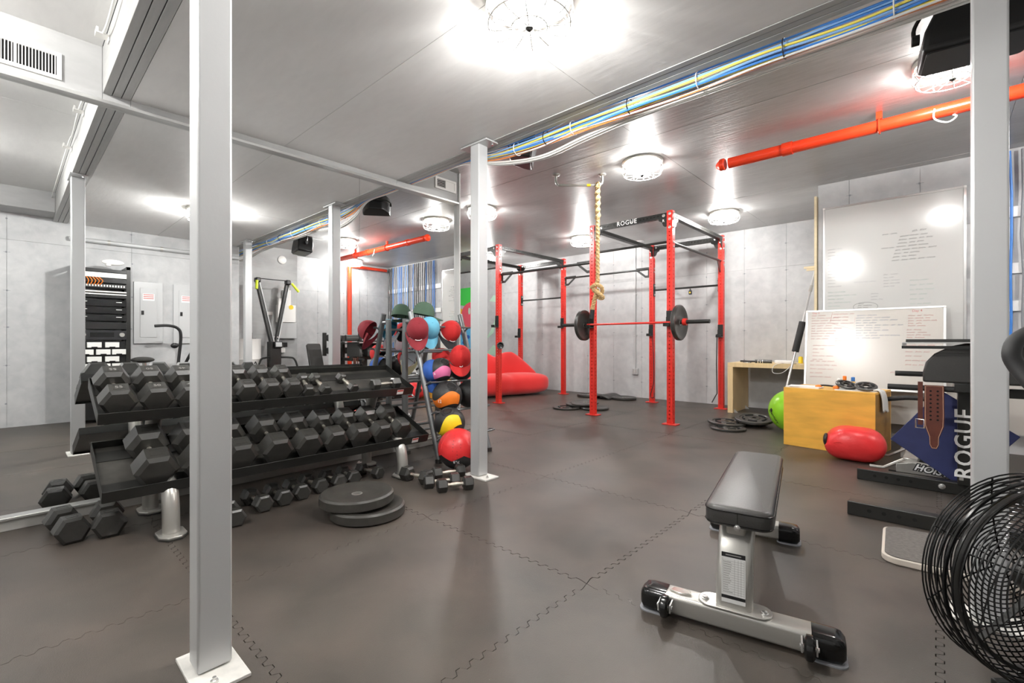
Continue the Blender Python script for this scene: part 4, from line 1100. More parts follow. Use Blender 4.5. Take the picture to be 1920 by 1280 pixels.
# handle badge on the foot
MB().prism([(-.04, -.012), (0, -.024), (.04, -.012), (.03, .014), (0, .022), (-.03, .014)], 0, .008, T(-.19, -.0, .0875)).build('badge', 'chrome', t, bevel=.002)
# pad
pw, pl0, pl1, pz = .232, -.02, 1.022, .386
def pad(u, v):
    a = 2 * PI * v; return None
pb = MB(); rings = [(0, .0), (.012, .0), (.012, .006), (.0, .03), (-.006, .045), (.0, .058), (.01, .066), (.03, .071)]
prs = [(pw - .02, 0.0), (pw - .004, .004), (pw, .012), (pw, .05), (pw - .004, .062), (pw - .018, .071), (pw - .04, .074)]
rows = []
for w, z in prs:
    ins = pw - w
    rows.append([(a, (pl0 + pl1) / 2 + b, pz + z) for a, b in rrect(w, (pl1 - pl0) - ins, max(.02, .045 - ins / 2), 6)])
n = len(rows[0])
pb.add([p for r_ in rows for p in r_], [(i * n + k, i * n + (k + 1) % n, (i + 1) * n + (k + 1) % n, (i + 1) * n + k) for i in range(len(rows) - 1) for k in range(n)] + [tuple(range(n)), tuple(range((len(rows) - 1) * n, len(rows) * n))])
pd = pb.build('pad', 'vinyl', t, ang=50); pd.rotation_euler = (0, 0, R(-.8)); pd.location = (.012, 0, 0)
q = rrect(pw + .002, pl1 - pl0 + .002, .045, 6)
MB().tube([(a, (pl0 + pl1) / 2 + b, pz + .058) for a, b in q], .0022, 5, closed=True).build('piping', 'black_gloss', pd)
MB().tube([(a, (pl0 + pl1) / 2 + b, pz + .012) for a, b in q], .0018, 5, closed=True).build('piping', 'black_gloss', pd)
bolt(pd, (0.0, pl0 - .001, pz + .004), (0, -1, 0), .6)
MB().bb(-.0007, .0007, pl0 - .0015, pl0 + .001, pz + .01, pz + .06).build('seam', 'black_gloss', pd)

# ================================================================ PLYWOOD BOX AND WHAT LIES ON IT
b0, b1 = Vector((-1.2, 5.54)), Vector((-.40, 5.42)); bx_ = (b1 - b0).normalized(); BW, BD, BH = .78, .55, .60
t = thing('plyo_box', 'yellow plywood plyometric box by the whiteboards', 'box', (b0.x, b0.y, 0), (0, 0, math.degrees(math.atan2(bx_.y, bx_.x))))
th = .018
MB().bb(0, BW, 0, th, 0, BH - th).build('front_panel', 'plywood_yellow', t, bevel=.0015)
MB().bb(0, BW, BD - th, BD, 0, BH - th).build('back_panel', 'plywood_yellow', t, bevel=.0015)
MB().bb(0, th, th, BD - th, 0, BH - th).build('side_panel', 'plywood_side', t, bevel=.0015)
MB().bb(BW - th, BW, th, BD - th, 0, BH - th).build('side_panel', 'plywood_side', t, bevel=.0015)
MB().bb(0, BW, 0, BD, BH - th, BH).build('top_panel', 'plywood_yellow', t, bevel=.0015)
BM = wmat(t)
def onbox(x, y, z=0): return tuple(BM @ Vector((x, y, BH + z)))
o = MB().prism(rrect(.3, .21, .004), 0, .012, T(*onbox(.15, .14)) @ RZ(-4)).build('notebook', 'sticker'); tag(o, 'white notebook on the left end of the plywood box', 'notebook')
o = MB().bb(-.14, .14, -.1, .1, 0, .004, T(*onbox(.16, .14, .0125)) @ RZ(8)).build('paper_sheet', 'sticker'); tag(o, 'loose white paper on top of the notebook', 'paper')
t = thing('headphones', 'orange and black headphones lying on the plywood box', 'headphones', onbox(.36, .14, .02))
MB().tube(smooth([(-.09, 0, .0), (-.05, .02, .012), (.02, .03, .01), (.08, .02, 0)], 5), .009, 8).build('headband', 'cable_black', t)
for x in (-.08, .07): MB().sph((x, .0, .0), (.03, .026, .018), 12, 8).build('ear_cup', 'ball_orange', t)
for k, (x, y, c1, c2, h_, lab) in enumerate(((.46, .3, 'glass_clear', 'ball_orange', .1, 'clear bottle with orange cap on the plywood box'), (.52, .34, 'glass_clear', 'ball_blue', .09, 'clear bottle with blue cap on the plywood box'), (.40, .34, 'glass_clear', 'cable_white', .07, 'small clear jar on the plywood box'))):
    t = thing('bottle', lab, 'bottle', onbox(x, y)); MB().lathe([(0, 0), (.026, 0), (.028, .004), (.028, h_ * .7), (.014, h_ * .85), (.014, h_)], 16).build('body', c1, t); MB().lathe([(.0165, h_ - .012), (.0165, h_ + .025), (.012, h_ + .03), (0, h_ + .03)], 14).build('bottle_cap', c2, t)
o = MB().prism(rrect(.34, .24, .02), 0, .006, T(*onbox(.58, .2)) @ RZ(6)).build('clipboard', 'cable_white'); tag(o, 'white clipboard under the two small plates on the box', 'clipboard')
plate(onbox(.50, .2, .05), (22, 8, 20), 'small black iron plate with white lettering, left of two on the plywood box', .09, .02, style='grip', group='small plates on the plywood box')
plate(onbox(.67, .17, .046), (22, -4, 20), 'small black iron plate with white lettering, right of two on the plywood box', .09, .02, style='grip', group='small plates on the plywood box')
# pouch hanging over the right edge
o = MB().grid(lambda u, v: tuple(BM @ Vector((BW - .05 + (.05 * min(1, v * 3)) + .05 * max(0, v - .33) * (1 + math.sin(v * 5) * .4) + .005, .12 + .16 * u + .03 * v, BH + .012 - max(0, v - .28) * .28 + .01 * math.sin(u * 6)))), 10, 14).build('towel', 'cable_white', ang=60)
sm = o.modifiers.new('thick', 'SOLIDIFY'); sm.thickness = .01; tag(o, 'white printed cloth hanging over the right edge of the plywood box', 'towel')

# ---- red sandbag ball
t = thing('sandbag', 'slumped red sandbag on the floor in front of the plywood box', 'sandbag', (-.56, 5.22, 0), (0, 0, 8))
def sb(u, v):
    a = 2 * PI * u; b = PI * v - PI / 2
    x = .225 * math.cos(b) ** .6 * abs(math.cos(a)) ** .72 * (1 if math.cos(a) > 0 else -1) if abs(b) < PI / 2 - 1e-6 else 0; y = .18 * math.cos(b) ** .6 * abs(math.sin(a)) ** .8 * (1 if math.sin(a) > 0 else -1) if abs(b) < PI / 2 - 1e-6 else 0
    z = .152 + .152 * math.sin(b) * (1 if b > 0 else .98)
    z += .012 * math.sin(3 * a + 1) * math.cos(b) - .012 * (x / .2) ** 2 * (1 if b > 0 else 0)
    return (x * 1.03, y, max(0, z))
MB().grid(sb, 32, 20, cu=True).build('bag', 'leather_red', t, ang=70)
MB().tube([(-.16 + .025 * k, -.165 + .002 * k * (8 - k) * -.2, .17 + .012 * math.sin(k * .9)) for k in range(9)], .003, 5).build('seam', 'fabric_red', t)
MB().sph((-.215, -.03, .17), (.025, .07, .06), 12, 8).build('tied_end', 'cable_black', t)

# ---- green ball
t = thing('stability_ball', 'lime green exercise ball half hidden by the plywood box', 'exercise ball', (-1.29, 6.36, .25))
MB().sph((0, 0, 0), .25, 32, 20).build('ball', 'green_ball', t, ang=60)
d = Matrix(((0, 0, 1, .2503), (1, 0, 0, 0), (0, 1, 0, 0), (0, 0, 0, 1)))
text('Century', .055, 'cable_black', RZ(-128) @ RY(14) @ d @ RZ(-58), parent=t, world=False, depth=.0006)
MB().prism(ell(0, 0, .02, .026, 12), 0, .0012, RZ(-136) @ RY(-2) @ d).build('logo', 'cable_black', t)

# ---- birch desk
t = thing('birch_desk', 'pale birch desk against the back wall', 'desk', (-1.8, 7.75, 0))
MB().bb(-2.36, -1.09, 7.42, 8.2, .695, .76).build('desktop', 'birch', t, world=True, bevel=.002)
MB().bb(-2.36, -2.285, 7.42, 8.2, 0, .695).build('side_leg', 'birch', t, world=True, bevel=.002)
MB().bb(-1.165, -1.09, 7.42, 8.2, 0, .695).build('side_leg', 'birch', t, world=True, bevel=.002)
for y in (7.5, 8.05): MB().prism([(0, 0), (.05, 0), (0, .05)], -.012, .012, T(-2.285, y, 0) @ RX(90)).build('bracket', 'aluminium', t, world=True)
t = thing('lifting_strap', 'black weight-lifting strap roll with chrome buckle lying on the desk', 'strap', (-2.0, 7.5, .76))
MB().cyl((-2.2, 7.5, .785), (-1.98, 7.5, .785), .014, n=10).build('rod', 'cable_black', t, world=True)
MB().cyl((-2.0, 7.51, .787), (-1.78, 7.53, .787), .026, n=12).build('grip', 'black_rubber', t, world=True)
for k in range(3): MB().cyl((-1.96 + .03 * k, 7.51, .787), (-1.95 + .03 * k, 7.51, .787), .0275, n=12).build('ring', 'bolt_metal', t, world=True)
MB().tube(arc((-2.1, 7.49, .768), .05, 0, 350, 17, 'xy'), .007, 6, closed=True).build('buckle', 'chrome', t, world=True)
o = MB().prism(rrect(.26, .2, .06), 0, .05, T(-1.62, 7.58, .76)).build('white_case', 'white_plastic', bevel=.012); tag(o, 'white rounded case lying on the birch desk', 'case')
o = MB().tube(smooth([(-1.62, 7.48, .775), (-1.72, 7.40, .74), (-1.74, 7.40, .64), (-1.64, 7.405, .63), (-1.55, 7.41, .70), (-1.5, 7.45, .775), (-1.42, 7.5, .77)], 6), .004, 6).build('charging_cable', 'cable_white'); tag(o, 'thin white cable looping over the front edge of the desk', 'cable')
o = MB().lathe([(0, 0), (.03, 0), (.03, .085), (.02, .1), (0, .1)], 14, T(-1.48, 7.85, .76)).build('tape_roll', 'yellow'); tag(o, 'small yellow bottle at the back of the birch desk', 'bottle')
# pole with black foam leaning on the wall step
t = thing('foam_pole', 'grey pole with a black foam sleeve leaning behind the whiteboard', 'pole', (-1.55, 6.75, 0))
P0, P1 = Vector((-1.50, 6.62, .05)), Vector((-1.13, 7.0, 2.12)); dd = (P1 - P0).normalized()
MB().cyl(P0, P1, .014, n=10).build('pole', 'aluminium', t, world=True)
MB().cyl(P0 + dd * .93, P0 + dd * 1.32, .04, n=14).build('foam_sleeve', 'foam', t, world=True)
MB().cyl(P0 + dd * 1.72, P0 + dd * 1.8, .02, n=10).build('joint', 'silver_paint', t, world=True)
o = MB().bb(-1.085, -1.06, YW - .03, YW + .06, .0, 2.80).build('wall_stud', 'pine'); tag(o, 'pale timber stud along the edge of the whiteboard wall', 'stud')
o = MB().bb(-1.2, -1.075, YW + .02, YW + .04, 1.96, 1.985).bb(-1.17, -1.075, YW + .0, YW + .02, 1.93, 1.955).build('wood_strip', 'pine'); tag(o, 'short pale wood offcut sticking out beside the whiteboard', 'wood strip')

# ================================================================ WHITEBOARDS
def whiteboard(x0, x1, z0, z1, y0, tilt, name, label, m):
    t = thing(name, label, 'whiteboard', (x0, y0, z0), (tilt, 0, 0))
    w, h = x1 - x0, z1 - z0
    MB().bb(0, w, .004, .012, 0, h).build('panel', m, t)
    b = .022
    for a in ((0, w, 0, b), (0, w, h - b, h), (0, b, b, h - b), (w - b, w, b, h - b)):
        MB().bb(a[0], a[1], 0, .018, a[2], a[3]).build('frame_rail', 'aluminium', t, bevel=.002)
    for x in (0, w):
        for z in (0, h): MB().box((x + (b / 2 if x == 0 else -b / 2), .008, z + (b / 2 if z == 0 else -b / 2)), (b * 1.05, .021, b * 1.05)).build('corner_cap', 'white_plastic', t, bevel=.003)
    return t
def scribble(par, x, z, w, h, m, seed, r=.0015):
    """one line of illegible handwriting as a thin stroke"""
    rnd = random.Random(seed); b = MB(); cx = x
    while cx < x + w:
        wl = rnd.uniform(.03, .075); pts = []; n = int(wl / .006)
        for k in range(n + 1): pts.append((cx + wl * k / n, .0036, z + (h * .5) * (1 if k % 2 else -1) * rnd.uniform(.35, 1)))
        b.tube(pts, r, 4); cx += wl + rnd.uniform(.012, .025)
    b.build('handwriting', m, par)
wb1 = whiteboard(-1.0, .21, .85, 2.645, YW - .022, 0, 'whiteboard', 'large whiteboard fixed to the wall with faint black notes', 'whiteboard')
def lines(par, x, z, n, w, m, dz, seed, h=.018, slant=0.):
    rnd = random.Random(seed)
    for k in range(n): scribble(par, x + slant * k, z - dz * k, w * rnd.uniform(.45, 1), h, m, seed * 50 + k)
lines(wb1, .70, 1.36, 8, .34, 'ink_black', .036, 3, .016, -.01)
scribble(wb1, .80, 1.405, .08, .026, 'ink_black', 991, .0018)
lines(wb1, .55, 1.40, 1, .1, 'ink_black', .05, 5, .014); lines(wb1, .54, 1.25, 1, .09, 'ink_black', .05, 6, .014)
lines(wb1, .05, 1.30, 13, .15, 'ink_grey', .036, 7, .014); lines(wb1, .05, .80, 7, .26, 'ink_green', .04, 8, .016); lines(wb1, .3, .9, 1, .2, 'ink_grey', .05, 12)
lines(wb1, .56, .96, 5, .14, 'ink_grey', .032, 9, .014); lines(wb1, .45, .76, 3, .1, 'ink_grey', .032, 10, .016); lines(wb1, .78, .88, 6, .18, 'ink_green', .05, 11, .018)
MB().tube([(.40 + .11 * math.cos(a), .0036, .62 + .05 * math.sin(a)) for a in [2 * PI * k / 24 for k in range(24)]], .0012, 4, closed=True).build('handwriting', 'ink_black', wb1)
lines(wb1, .34, .655, 4, .07, 'ink_black', .022, 13, .012, -.006)
wb2 = whiteboard(-1.15, .06, .56, 1.455, YW - .27, -9, 'whiteboard', 'smaller whiteboard leaning in front, covered in red and blue workout notes', 'whiteboard_used')
H2 = .895
lines(wb2, .06, .83, 10, .26, 'ink_red', .03, 21, .016); lines(wb2, .08, .48, 5, .16, 'ink_red', .04, 22, .016); lines(wb2, .06, .30, 5, .24, 'ink_red', .045, 23, .018)
lines(wb2, .48, .79, 9, .36, 'ink_blue', .028, 24, .016); lines(wb2, .29, .56, 3, .08, 'ink_red', .025, 25, .018)
lines(wb2, .27, .84, 4, .2, 'ink_red', .035, 26, .016); lines(wb2, .92, .80, 5, .20, 'ink_red', .027, 27, .015); lines(wb2, .91, .65, 7, .24, 'ink_red', .027, 28, .015); lines(wb2, .9, .42, 4, .2, 'ink_red', .045, 29, .016); lines(wb2, .78, .2, 1, .18, 'ink_red', .04, 30)
text('Day 4', .034, 'ink_red', T(.99, .0036, .85) @ RX(90), name='handwriting', parent=wb2, world=False, depth=.0005)
text('Day 3', .03, 'ink_red', T(.10, .0036, .86) @ RX(90), name='handwriting', parent=wb2, world=False, depth=.0005)
scribble(wb2, .49, .818, .1, .018, 'ink_blue', 992)
MB().tube([(.26, .0036, .86), (.24, .0036, .74), (.46, .0036, .66), (.47, .0036, .80)], .001, 4).build('handwriting', 'ink_red', wb2)
t = thing('plywood_stand', 'low plywood stand behind the yellow box carrying the leaning whiteboard', 'stand', (-.75, 6.3, 0))
MB().bb(-1.0, -.5, 6.16, 6.40, .535, .558).build('stand_top', 'plywood_side', t, world=True)
for x in (-.98, -.54): MB().bb(x, x + .02, 6.17, 6.39, 0, .535).build('stand_leg', 'plywood_side', t, world=True)
# a further white board standing low behind
o = MB().bb(-.6, .6, YW - .1, YW - .085, .2, .95).build('white_board', 'whiteboard_used'); tag(o, 'lower white board standing on the floor behind the leaning whiteboard', 'whiteboard')

# ================================================================ GHD MACHINE
t = thing('ghd_machine', 'black glute ham machine with half round pad standing before the whiteboards', 'exercise machine', (.1, 4.05, 0))
def gp(mb, name, m, **k): return mb.build(name, m, t, world=True, **k)
for y, x0 in ((3.60, -.42), (4.56, -.47)):
    gp(MB().bb(x0, .9, y - .038, y + .038, .0, .085), 'foot_beam', 'black_steel', bevel=.005)
    for k in range(4): gp(MB().cyl((x0 + .11 + .07 * k, y - .0385, .045), (x0 + .11 + .07 * k, y - .036, .045), .011, n=12), 'hole', 'dark_hole')
bolt(t, (.02 - .1, 4.56 - .04 - 4.05, .045), (0, -1, 0))
gp(MB().bb(.4, .475, 3.6, 4.56, .0, .08), 'base_spine', 'black_steel', bevel=.004)
gp(MB().bb(.10, .175, 4.49, 4.62, .08, .92), 'upright', 'black_steel', bevel=.004)
text('ROGUE', .135, 'lettering_white', T(.137, 4.488, .37) @ RX(90) @ RZ(90), parent=t, spacing=1.1, bold=.002)
gp(MB().bb(.108, .13, 4.4885, 4.49, .115, .135), 'small_logo', 'lettering_grey')
for z in (.86, .73, .52): bolt(t, (.1 - .1 - .001, 4.52 - 4.05, z), (-1, 0, 0), .8)
# half-round pad, axis along Y
pp = [(-.20, .86), (-.20, .93), (-.185, 1.0), (-.14, 1.06), (-.07, 1.105), (.02, 1.13), (.30, 1.13), (.30, .86)]
gp(MB().prism(pp, 0, .05, T(.12, 4.42, -.065) @ RX(90)), 'thigh_pad', 'vinyl', bevel=.012)
gp(MB().prism(pp, 0, .3, T(.14, 4.84, -.06) @ RX(90)), 'thigh_pad', 'vinyl', bevel=.012)
gp(MB().cyl((-.27, 4.33, .755), (.14, 4.33, .755), .02, n=14), 'handle_bar', 'foam')
gp(MB().cyl((-.25, 4.75, .83), (.14, 4.75, .83), .02, n=14), 'handle_bar', 'foam')
gp(MB().bb(.08, .2, 4.3, 4.8, .74, .80), 'handle_mount', 'black_steel', bevel=.004)
# ankle rollers at the far end of the machine
gp(MB().bb(.16, .95, 4.52, 4.59, .70, .76), 'rail', 'black_steel', bevel=.004)
for z in (1.15, .90):
    for s in (-1, 1): gp(MB().cyl((.92, 4.55 + s * .05, z), (.92, 4.55 + s * .32, z), .065, n=18), 'ankle_roller', 'vinyl', bevel=.01)
gp(MB().bb(.88, .96, 4.15, 4.2, .8, 1.25).bb(.88, .96, 4.9, 4.95, .8, 1.25).bb(.88, .96, 4.52, 4.58, .0, 1.2), 'roller_frame', 'black_steel', bevel=.004)
t = thing('steel_shelf', 'grey steel shelf plate resting level on the machine pad', 'shelf', (.3, 4.6, 1.06))
MB().bb(-.19, .9, 4.28, 4.86, 1.068, 1.074).build('plate', 'aluminium', t, world=True)
MB().bb(-.19, .9, 4.278, 4.29, 1.03, 1.05).build('edge_rail', 'black_steel', t, world=True); MB().bb(-.19, .9, 4.85, 4.862, 1.066, 1.098).build('edge_rail', 'black_steel', t, world=True)
MB().bb(-.19, -.185, 4.29, 4.85, 1.05, 1.075).build('end_rail', 'aluminium', t, world=True)
# weight belt
t = thing('lifting_belt', 'brown leather lifting belt with punched holes hanging from the machine handles', 'belt', (-.03, 4.3, .78))
bp = [(-.05, .78), (.05, .78), (.052, .58), (.05, .5), (.026, .425), (.024, .37), (.013, .345), (-.013, .345), (-.024, .37), (-.026, .425), (-.05, .5), (-.052, .58)]
MB().prism(bp, 0, .009, T(-.02, 4.30, 0) @ RX(90)).build('strap', 'leather_brown', t, world=True, bevel=.002)
MB().tube([(a * .88 - .02, 4.2905, .56 + (c - .56) * .97) for a, c in bp], .0016, 4, closed=True).build('stitching', 'stitch', t, world=True)
for k in range(8):
    for s in (-1, 1): MB().cyl((-.02 + s * .018, 4.2915, .74 - .028 * k), (-.02 + s * .018, 4.2905, .74 - .028 * k), .0065, n=10).build('punched_hole', 'dark_hole', t, world=True)
MB().bb(-.105, -.078, 4.31, 4.318, .5, .80).build('strap_back', 'leather_brown', t, world=True)
MB().tube([(-.115, 4.30, .54), (-.07, 4.30, .54), (-.07, 4.30, .48), (-.115, 4.30, .48)], .005, 6, closed=True).build('buckle', 'chrome', t, world=True)
# navy board
o = MB().box((0, 0, 0), (.5, .02, .5), T(.07, 4.735, .365) @ RX(-3) @ RY(36)).build('navy_board', 'navy', bevel=.003); tag(o, 'navy blue board standing on its corner behind the machine', 'board')
# silver machine base behind
t = thing('leg_machine', 'silver framed exercise machine base lying behind the black beams', 'exercise machine', (-.1, 5.05, 0))
MB().prism([(0, .035), (.0, .1), (.1, .125), (.55, .06), (.55, .035)], 0, .08, T(-.25, 4.92, 0) @ RX(90)).build('side_beam', 'silver_paint', t, world=True, bevel=.004)
text('HOIST', .07, 'cable_black', T(-.04, 4.8395, .08) @ RX(90) @ RZ(-7), parent=t, shear=.3, bold=.009)
text('HOIST', .07, 'lettering_white', T(-.04, 4.838, .08) @ RX(90) @ RZ(-7), parent=t, shear=.3, bold=.002)
MB().bb(-.21, -.12, 4.92, 5.5, .04, .14).build('cross_beam', 'silver_paint', t, world=True, bevel=.006)
MB().prism([(0, .04), (.0, .12), (.12, .13), (.5, .06), (.5, .04)], 0, .07, T(-.25, 5.5, 0) @ RX(90)).build('side_beam', 'silver_paint', t, world=True, bevel=.004)
for y in (4.86, 5.4): MB().tube([(-.2, y, .14), (-.33, y, .05), (-.42, y, .05)], .011, 6).build('floor_handle', 'silver_paint', t, world=True)
MB().bb(-.3, .4, 4.9, 5.5, .0, .03).build('base_tray', 'black_steel', t, world=True)
t = thing('grey_handle_bar', 'black padded bar with a pale clamp sticking out beside the plywood box', 'handle', (-.25, 5.75, .6))
MB().tube(smooth([(-.36, 5.8, .52), (-.2, 5.75, .55), (-.05, 5.7, .545), (.02, 5.68, .5)], 5), .022, 10).build('bar', 'foam', t, world=True)
MB().box((0, 0, 0), (.14, .03, .12), T(.08, 5.66, .44) @ RY(35)).build('clamp', 'cable_white', t, world=True, bevel=.004)
# grey step board
t = thing('step_board', 'flat grey board with rounded corners and pale edge on the floor', 'board', (.03, 3.18, 0))
MB().prism(rrect(.56, .50, .07), 0, .03, T(.06, 3.17, 0) @ RZ(3)).build('core', 'pale_edge', t, world=True, bevel=.004)
MB().prism(rrect(.535, .475, .06), .03, .034, T(.06, 3.17, 0) @ RZ(3)).build('grip_surface', 'grip_grey', t, world=True)
MATS['cable_grey'].node_tree.nodes['Principled BSDF'].inputs['Roughness'].default_value = .8

# ================================================================ ROUND FAN
t = thing('drum_fan', 'large round black fan with concentric wire cage at the lower right', 'fan', (.24, 2.10, 0), (0, 0, 42))
FR = .305; zc = .36
# local: fan axis along Y, front toward -Y
def cage(y0, bulge, nm):
    w = MB(); n = 21
    for k in range(n):
        r = FR * (.12 + .88 * k / (n - 1)); y = y0 + bulge * (1 - (r / FR) ** 2)
        w.tube([(r * math.cos(a), y, zc + r * math.sin(a)) for a in [2 * PI * i / 56 for i in range(56)]], .0024, 5, closed=True)
    for k in range(8):
        a = PI / 4 * k + .3
        w.tube([(r * math.cos(a), y0 + bulge * (1 - (r / FR) ** 2) + (.004 if bulge < 0 else -.004), zc + r * math.sin(a)) for r in [FR * q / 10 for q in range(1, 11)]], .0026, 5)
    w.build(nm, 'black_gloss', t)
cage(-.075, -.055, 'front_grille'); cage(.075, .055, 'rear_grille')
MB().tube([(FR * math.cos(a), 0, zc + FR * math.sin(a)) for a in [2 * PI * i / 56 for i in range(56)]], .006, 6, closed=True).build('rim', 'black_gloss', t)
for y in (-.05, -.025, .025, .05): MB().tube([(FR * 1.0 * math.cos(a), y, zc + FR * 1.0 * math.sin(a)) for a in [2 * PI * i / 56 for i in range(56)]], .003, 5, closed=True).build('side_ring', 'black_gloss', t)
MB().lathe([(FR * .86, -.012), (FR * .9, -.012), (FR * .9, .012), (FR * .86, .012)], 56, T(0, 0, zc) @ RX(90), closed=True).build('blade_ring', 'black_steel', t)
MB().lathe([(0, -.06), (.05, -.055), (.06, 0), (.06, .05), (0, .055)], 20, T(0, 0, zc) @ RX(90)).build('hub', 'black_steel', t)
for k in range(6):
    a = 60 * k + 20
    MB().box((FR * .5, 0, 0), (FR * .74, .02, .004), T(0, 0, zc) @ RY(a)).build('spoke', 'black_steel', t)
MB().prism(ell(0, 0, .05, .05), 0, .003, T(0, -.135, zc + .16) @ RX(90)).build('badge', 'yellow', t)
MB().bb(-.1, .1, -.07, -.04, 0, .03).bb(-.1, .1, .04, .07, 0, .03).bb(-.02, .02, -.07, .07, .0, .06).build('stand', 'black_steel', t, bevel=.005)

# ================================================================ EXERCISE BIKE (handles reach into the picture)
t = thing('exercise_bike', 'black upright exercise bike with long bent handles at the right edge', 'exercise bike', (.42, 1.45, 0))
MB().tube(smooth([(.50, 1.97, 1.20), (.30, 1.93, 1.16), (.18, 1.90, 1.10), (.15, 1.88, 1.055), (.165, 1.87, 1.0), (.24, 1.82, .88), (.36, 1.75, .66), (.42, 1.7, .5)], 6), .02, 14).build('handle', 'foam', t, world=True)
MB().tube(smooth([(.34, 1.42, 1.30), (.34, 1.58, 1.31), (.36, 1.70, 1.27), (.38, 1.74, 1.15), (.42, 1.72, .8), (.44, 1.7, .5)], 6), .02, 12).build('handle', 'foam', t, world=True)
MB().sph((.36, 1.66, 1.02), (.03, .05, .04), 12, 8).build('knob', 'black_plastic', t, world=True)
MB().bb(.38, .48, 1.2, 1.8, .1, .18).build('frame', 'black_steel', t, world=True, bevel=.01)
MB().bb(.39, .47, 1.6, 1.75, .15, .6).build('mast', 'black_steel', t, world=True, bevel=.01)
for y in (1.24, 1.78): MB().bb(.26, .66, y - .035, y + .035, 0, .1).build('stabiliser', 'black_steel', t, world=True, bevel=.01)
MB().cyl((.43, 1.36, .15), (.43, 1.32, .78), .025, n=12).build('seat_post', 'chrome', t, world=True)
MB().sph((.43, 1.30, .82), (.1, .14, .045), 16, 10).build('saddle', 'vinyl', t, world=True)
# ================================================================ THINGS SEEN ONLY IN THE MIRROR
# ---- equipment rack
t = thing('server_rack', 'black open equipment rack full of network and audio gear beside the electrical panels', 'server rack', (.5, .86, 0))
sx0, sy0, sy1 = .33, .60, 1.13
for y in (sy0, sy1):
    MB().bb(sx0, sx0 + .04, y - .025, y + .025, 0, 2.10).bb(.66, .70, y - .025, y + .025, 0, 2.10).build('rack_post', 'black_steel', t, world=True)
    MB().bb(sx0, .70, y - .02, y + .02, 2.06, 2.1).bb(sx0, .70, y - .02, y + .02, 0, .05).build('rack_rail', 'black_steel', t, world=True)
MB().bb(sx0 + .04, .66, sy1 + .0, sy1 + .012, .0, 2.1).build('side_panel', 'panel_grey', t, world=True)
def unit(z0, z1, m, name, d=.25): return MB().bb(sx0 - .006, sx0 + d, sy0 + .02, sy1 - .02, z0 + .003, z1 - .003).build(name, m, t, world=True, bevel=.003)
unit(2.0, 2.05, 'black_plastic', 'patch_panel'); u = unit(1.93, 2.0, 'cable_white', 'power_strip')
for k in range(7): MB().tube(smooth([(sx0 - .01, sy0 + .04 + .03 * k, 1.93), (sx0 - .05, sy0 + .05 + .035 * k, 1.88), (sx0 - .02, sy0 + .05 + .03 * k, 1.83)], 4), .005, 5).build('patch_cord', 'ball_orange', t, world=True)
unit(1.86, 1.93, 'black_plastic', 'switch'); u = unit(1.79, 1.855, 'black_plastic', 'switch'); 
for k in range(16): MB().bb(sx0 - .012, sx0 - .004, sy0 + .04 + .029 * k, sy0 + .056 + .029 * k, 1.81, 1.835).build('plug', 'cable_white', t, world=True)
for z in (1.735, 1.70): unit(z, z + .022, 'white_plastic', 'cable_bar')
unit(1.66, 1.70, 'black_plastic', 'patch_panel')
for k, z in enumerate((1.55, 1.45, 1.35)):
    u = unit(z, z + .09, 'black_gloss', 'amplifier')
    for y in (.68, 1.03): MB().bb(sx0 - .010, sx0 - .006, y - .03, y + .03, z + .055, z + .062).build('light_bar', 'lettering_white', u, world=True)
unit(1.24, 1.34, 'black_plastic', 'blank_panel')
u = unit(1.10, 1.23, 'cable_black', 'receiver')
MB().bb(sx0 - .009, sx0 - .006, .74, .98, 1.14, 1.2).build('display', 'black_gloss', u, world=True)
for y in (.67, 1.06): MB().cyl((sx0 - .03, y, 1.17), (sx0 - .005, y, 1.17), .028, n=18).build('knob', 'silver_paint', u, world=True)
for r_ in range(8):
    z = 1.035 - .095 * r_
    for y in ((.70, .87, 1.03) if r_ % 2 else (.78, .96)):
        b_ = MB().bb(sx0 - .02, sx0 + .12, y - .072, y + .072, z - .035, z + .035).build('storage_tray', 'cable_white', t, world=True, bevel=.003)
        MB().bb(sx0 - .024, sx0 - .019, y - .03, y + .03, z - .036, z - .024).build('tray_latch', 'black_plastic', b_, world=True)
MB().bb(sx0 + .02, sx0 + .25, sy0 + .02, sy1 - .02, .05, 1.09).build('tray_cabinet', 'black_plastic', t, world=True)
t = thing('wireless_router', 'white oval wireless access point on top of the equipment rack', 'router', (.45, .98, 2.1))
MB().sph((.42, .98, 2.155), (.03, .12, .04), 20, 10).build('shell', 'white_plastic', t, world=True); MB().cyl((.42, .93, 2.10), (.42, .93, 2.14), .03, n=12).build('stand', 'white_plastic', t, world=True)
# ---- electrical panels
def epanel(y0, y1, z0, z1, label):
    t = thing('electrical_panel', label, 'electrical panel', (XO, (y0 + y1) / 2, z0), group='grey electrical panels on the wall opposite the mirrors')
    MB().bb(XO - .03, XO, y0, y1, z0, z1).build('cover', 'panel_grey', t, world=True, bevel=.004)
    MB().bb(XO - .036, XO - .03, y0 + .07, y1 - .07, z0 + .09, z1 - .09).build('door', 'panel_grey', t, world=True, bevel=.003)
    MB().bb(XO - .044, XO - .036, y0 + .085, y0 + .115, (z0 + z1) / 2 - .03, (z0 + z1) / 2 + .03).build('latch', 'black_plastic', t, world=True)
    s = MB().bb(XO - .0375, XO - .036, y0 + .1, y1 - .1, z1 - .27, z1 - .17).build('warning_label', 'sticker', t, world=True)
    for k in range(3): MB().bb(XO - .0382, XO - .0375, y0 + .11, y1 - .11, z1 - .19 - .027 * k, z1 - .18 - .027 * k).build('label_line', 'sticker_red', s, world=True)
epanel(1.24, 1.58, 1.05, 1.95, 'grey electrical panel next to the equipment rack, seen in the mirror')
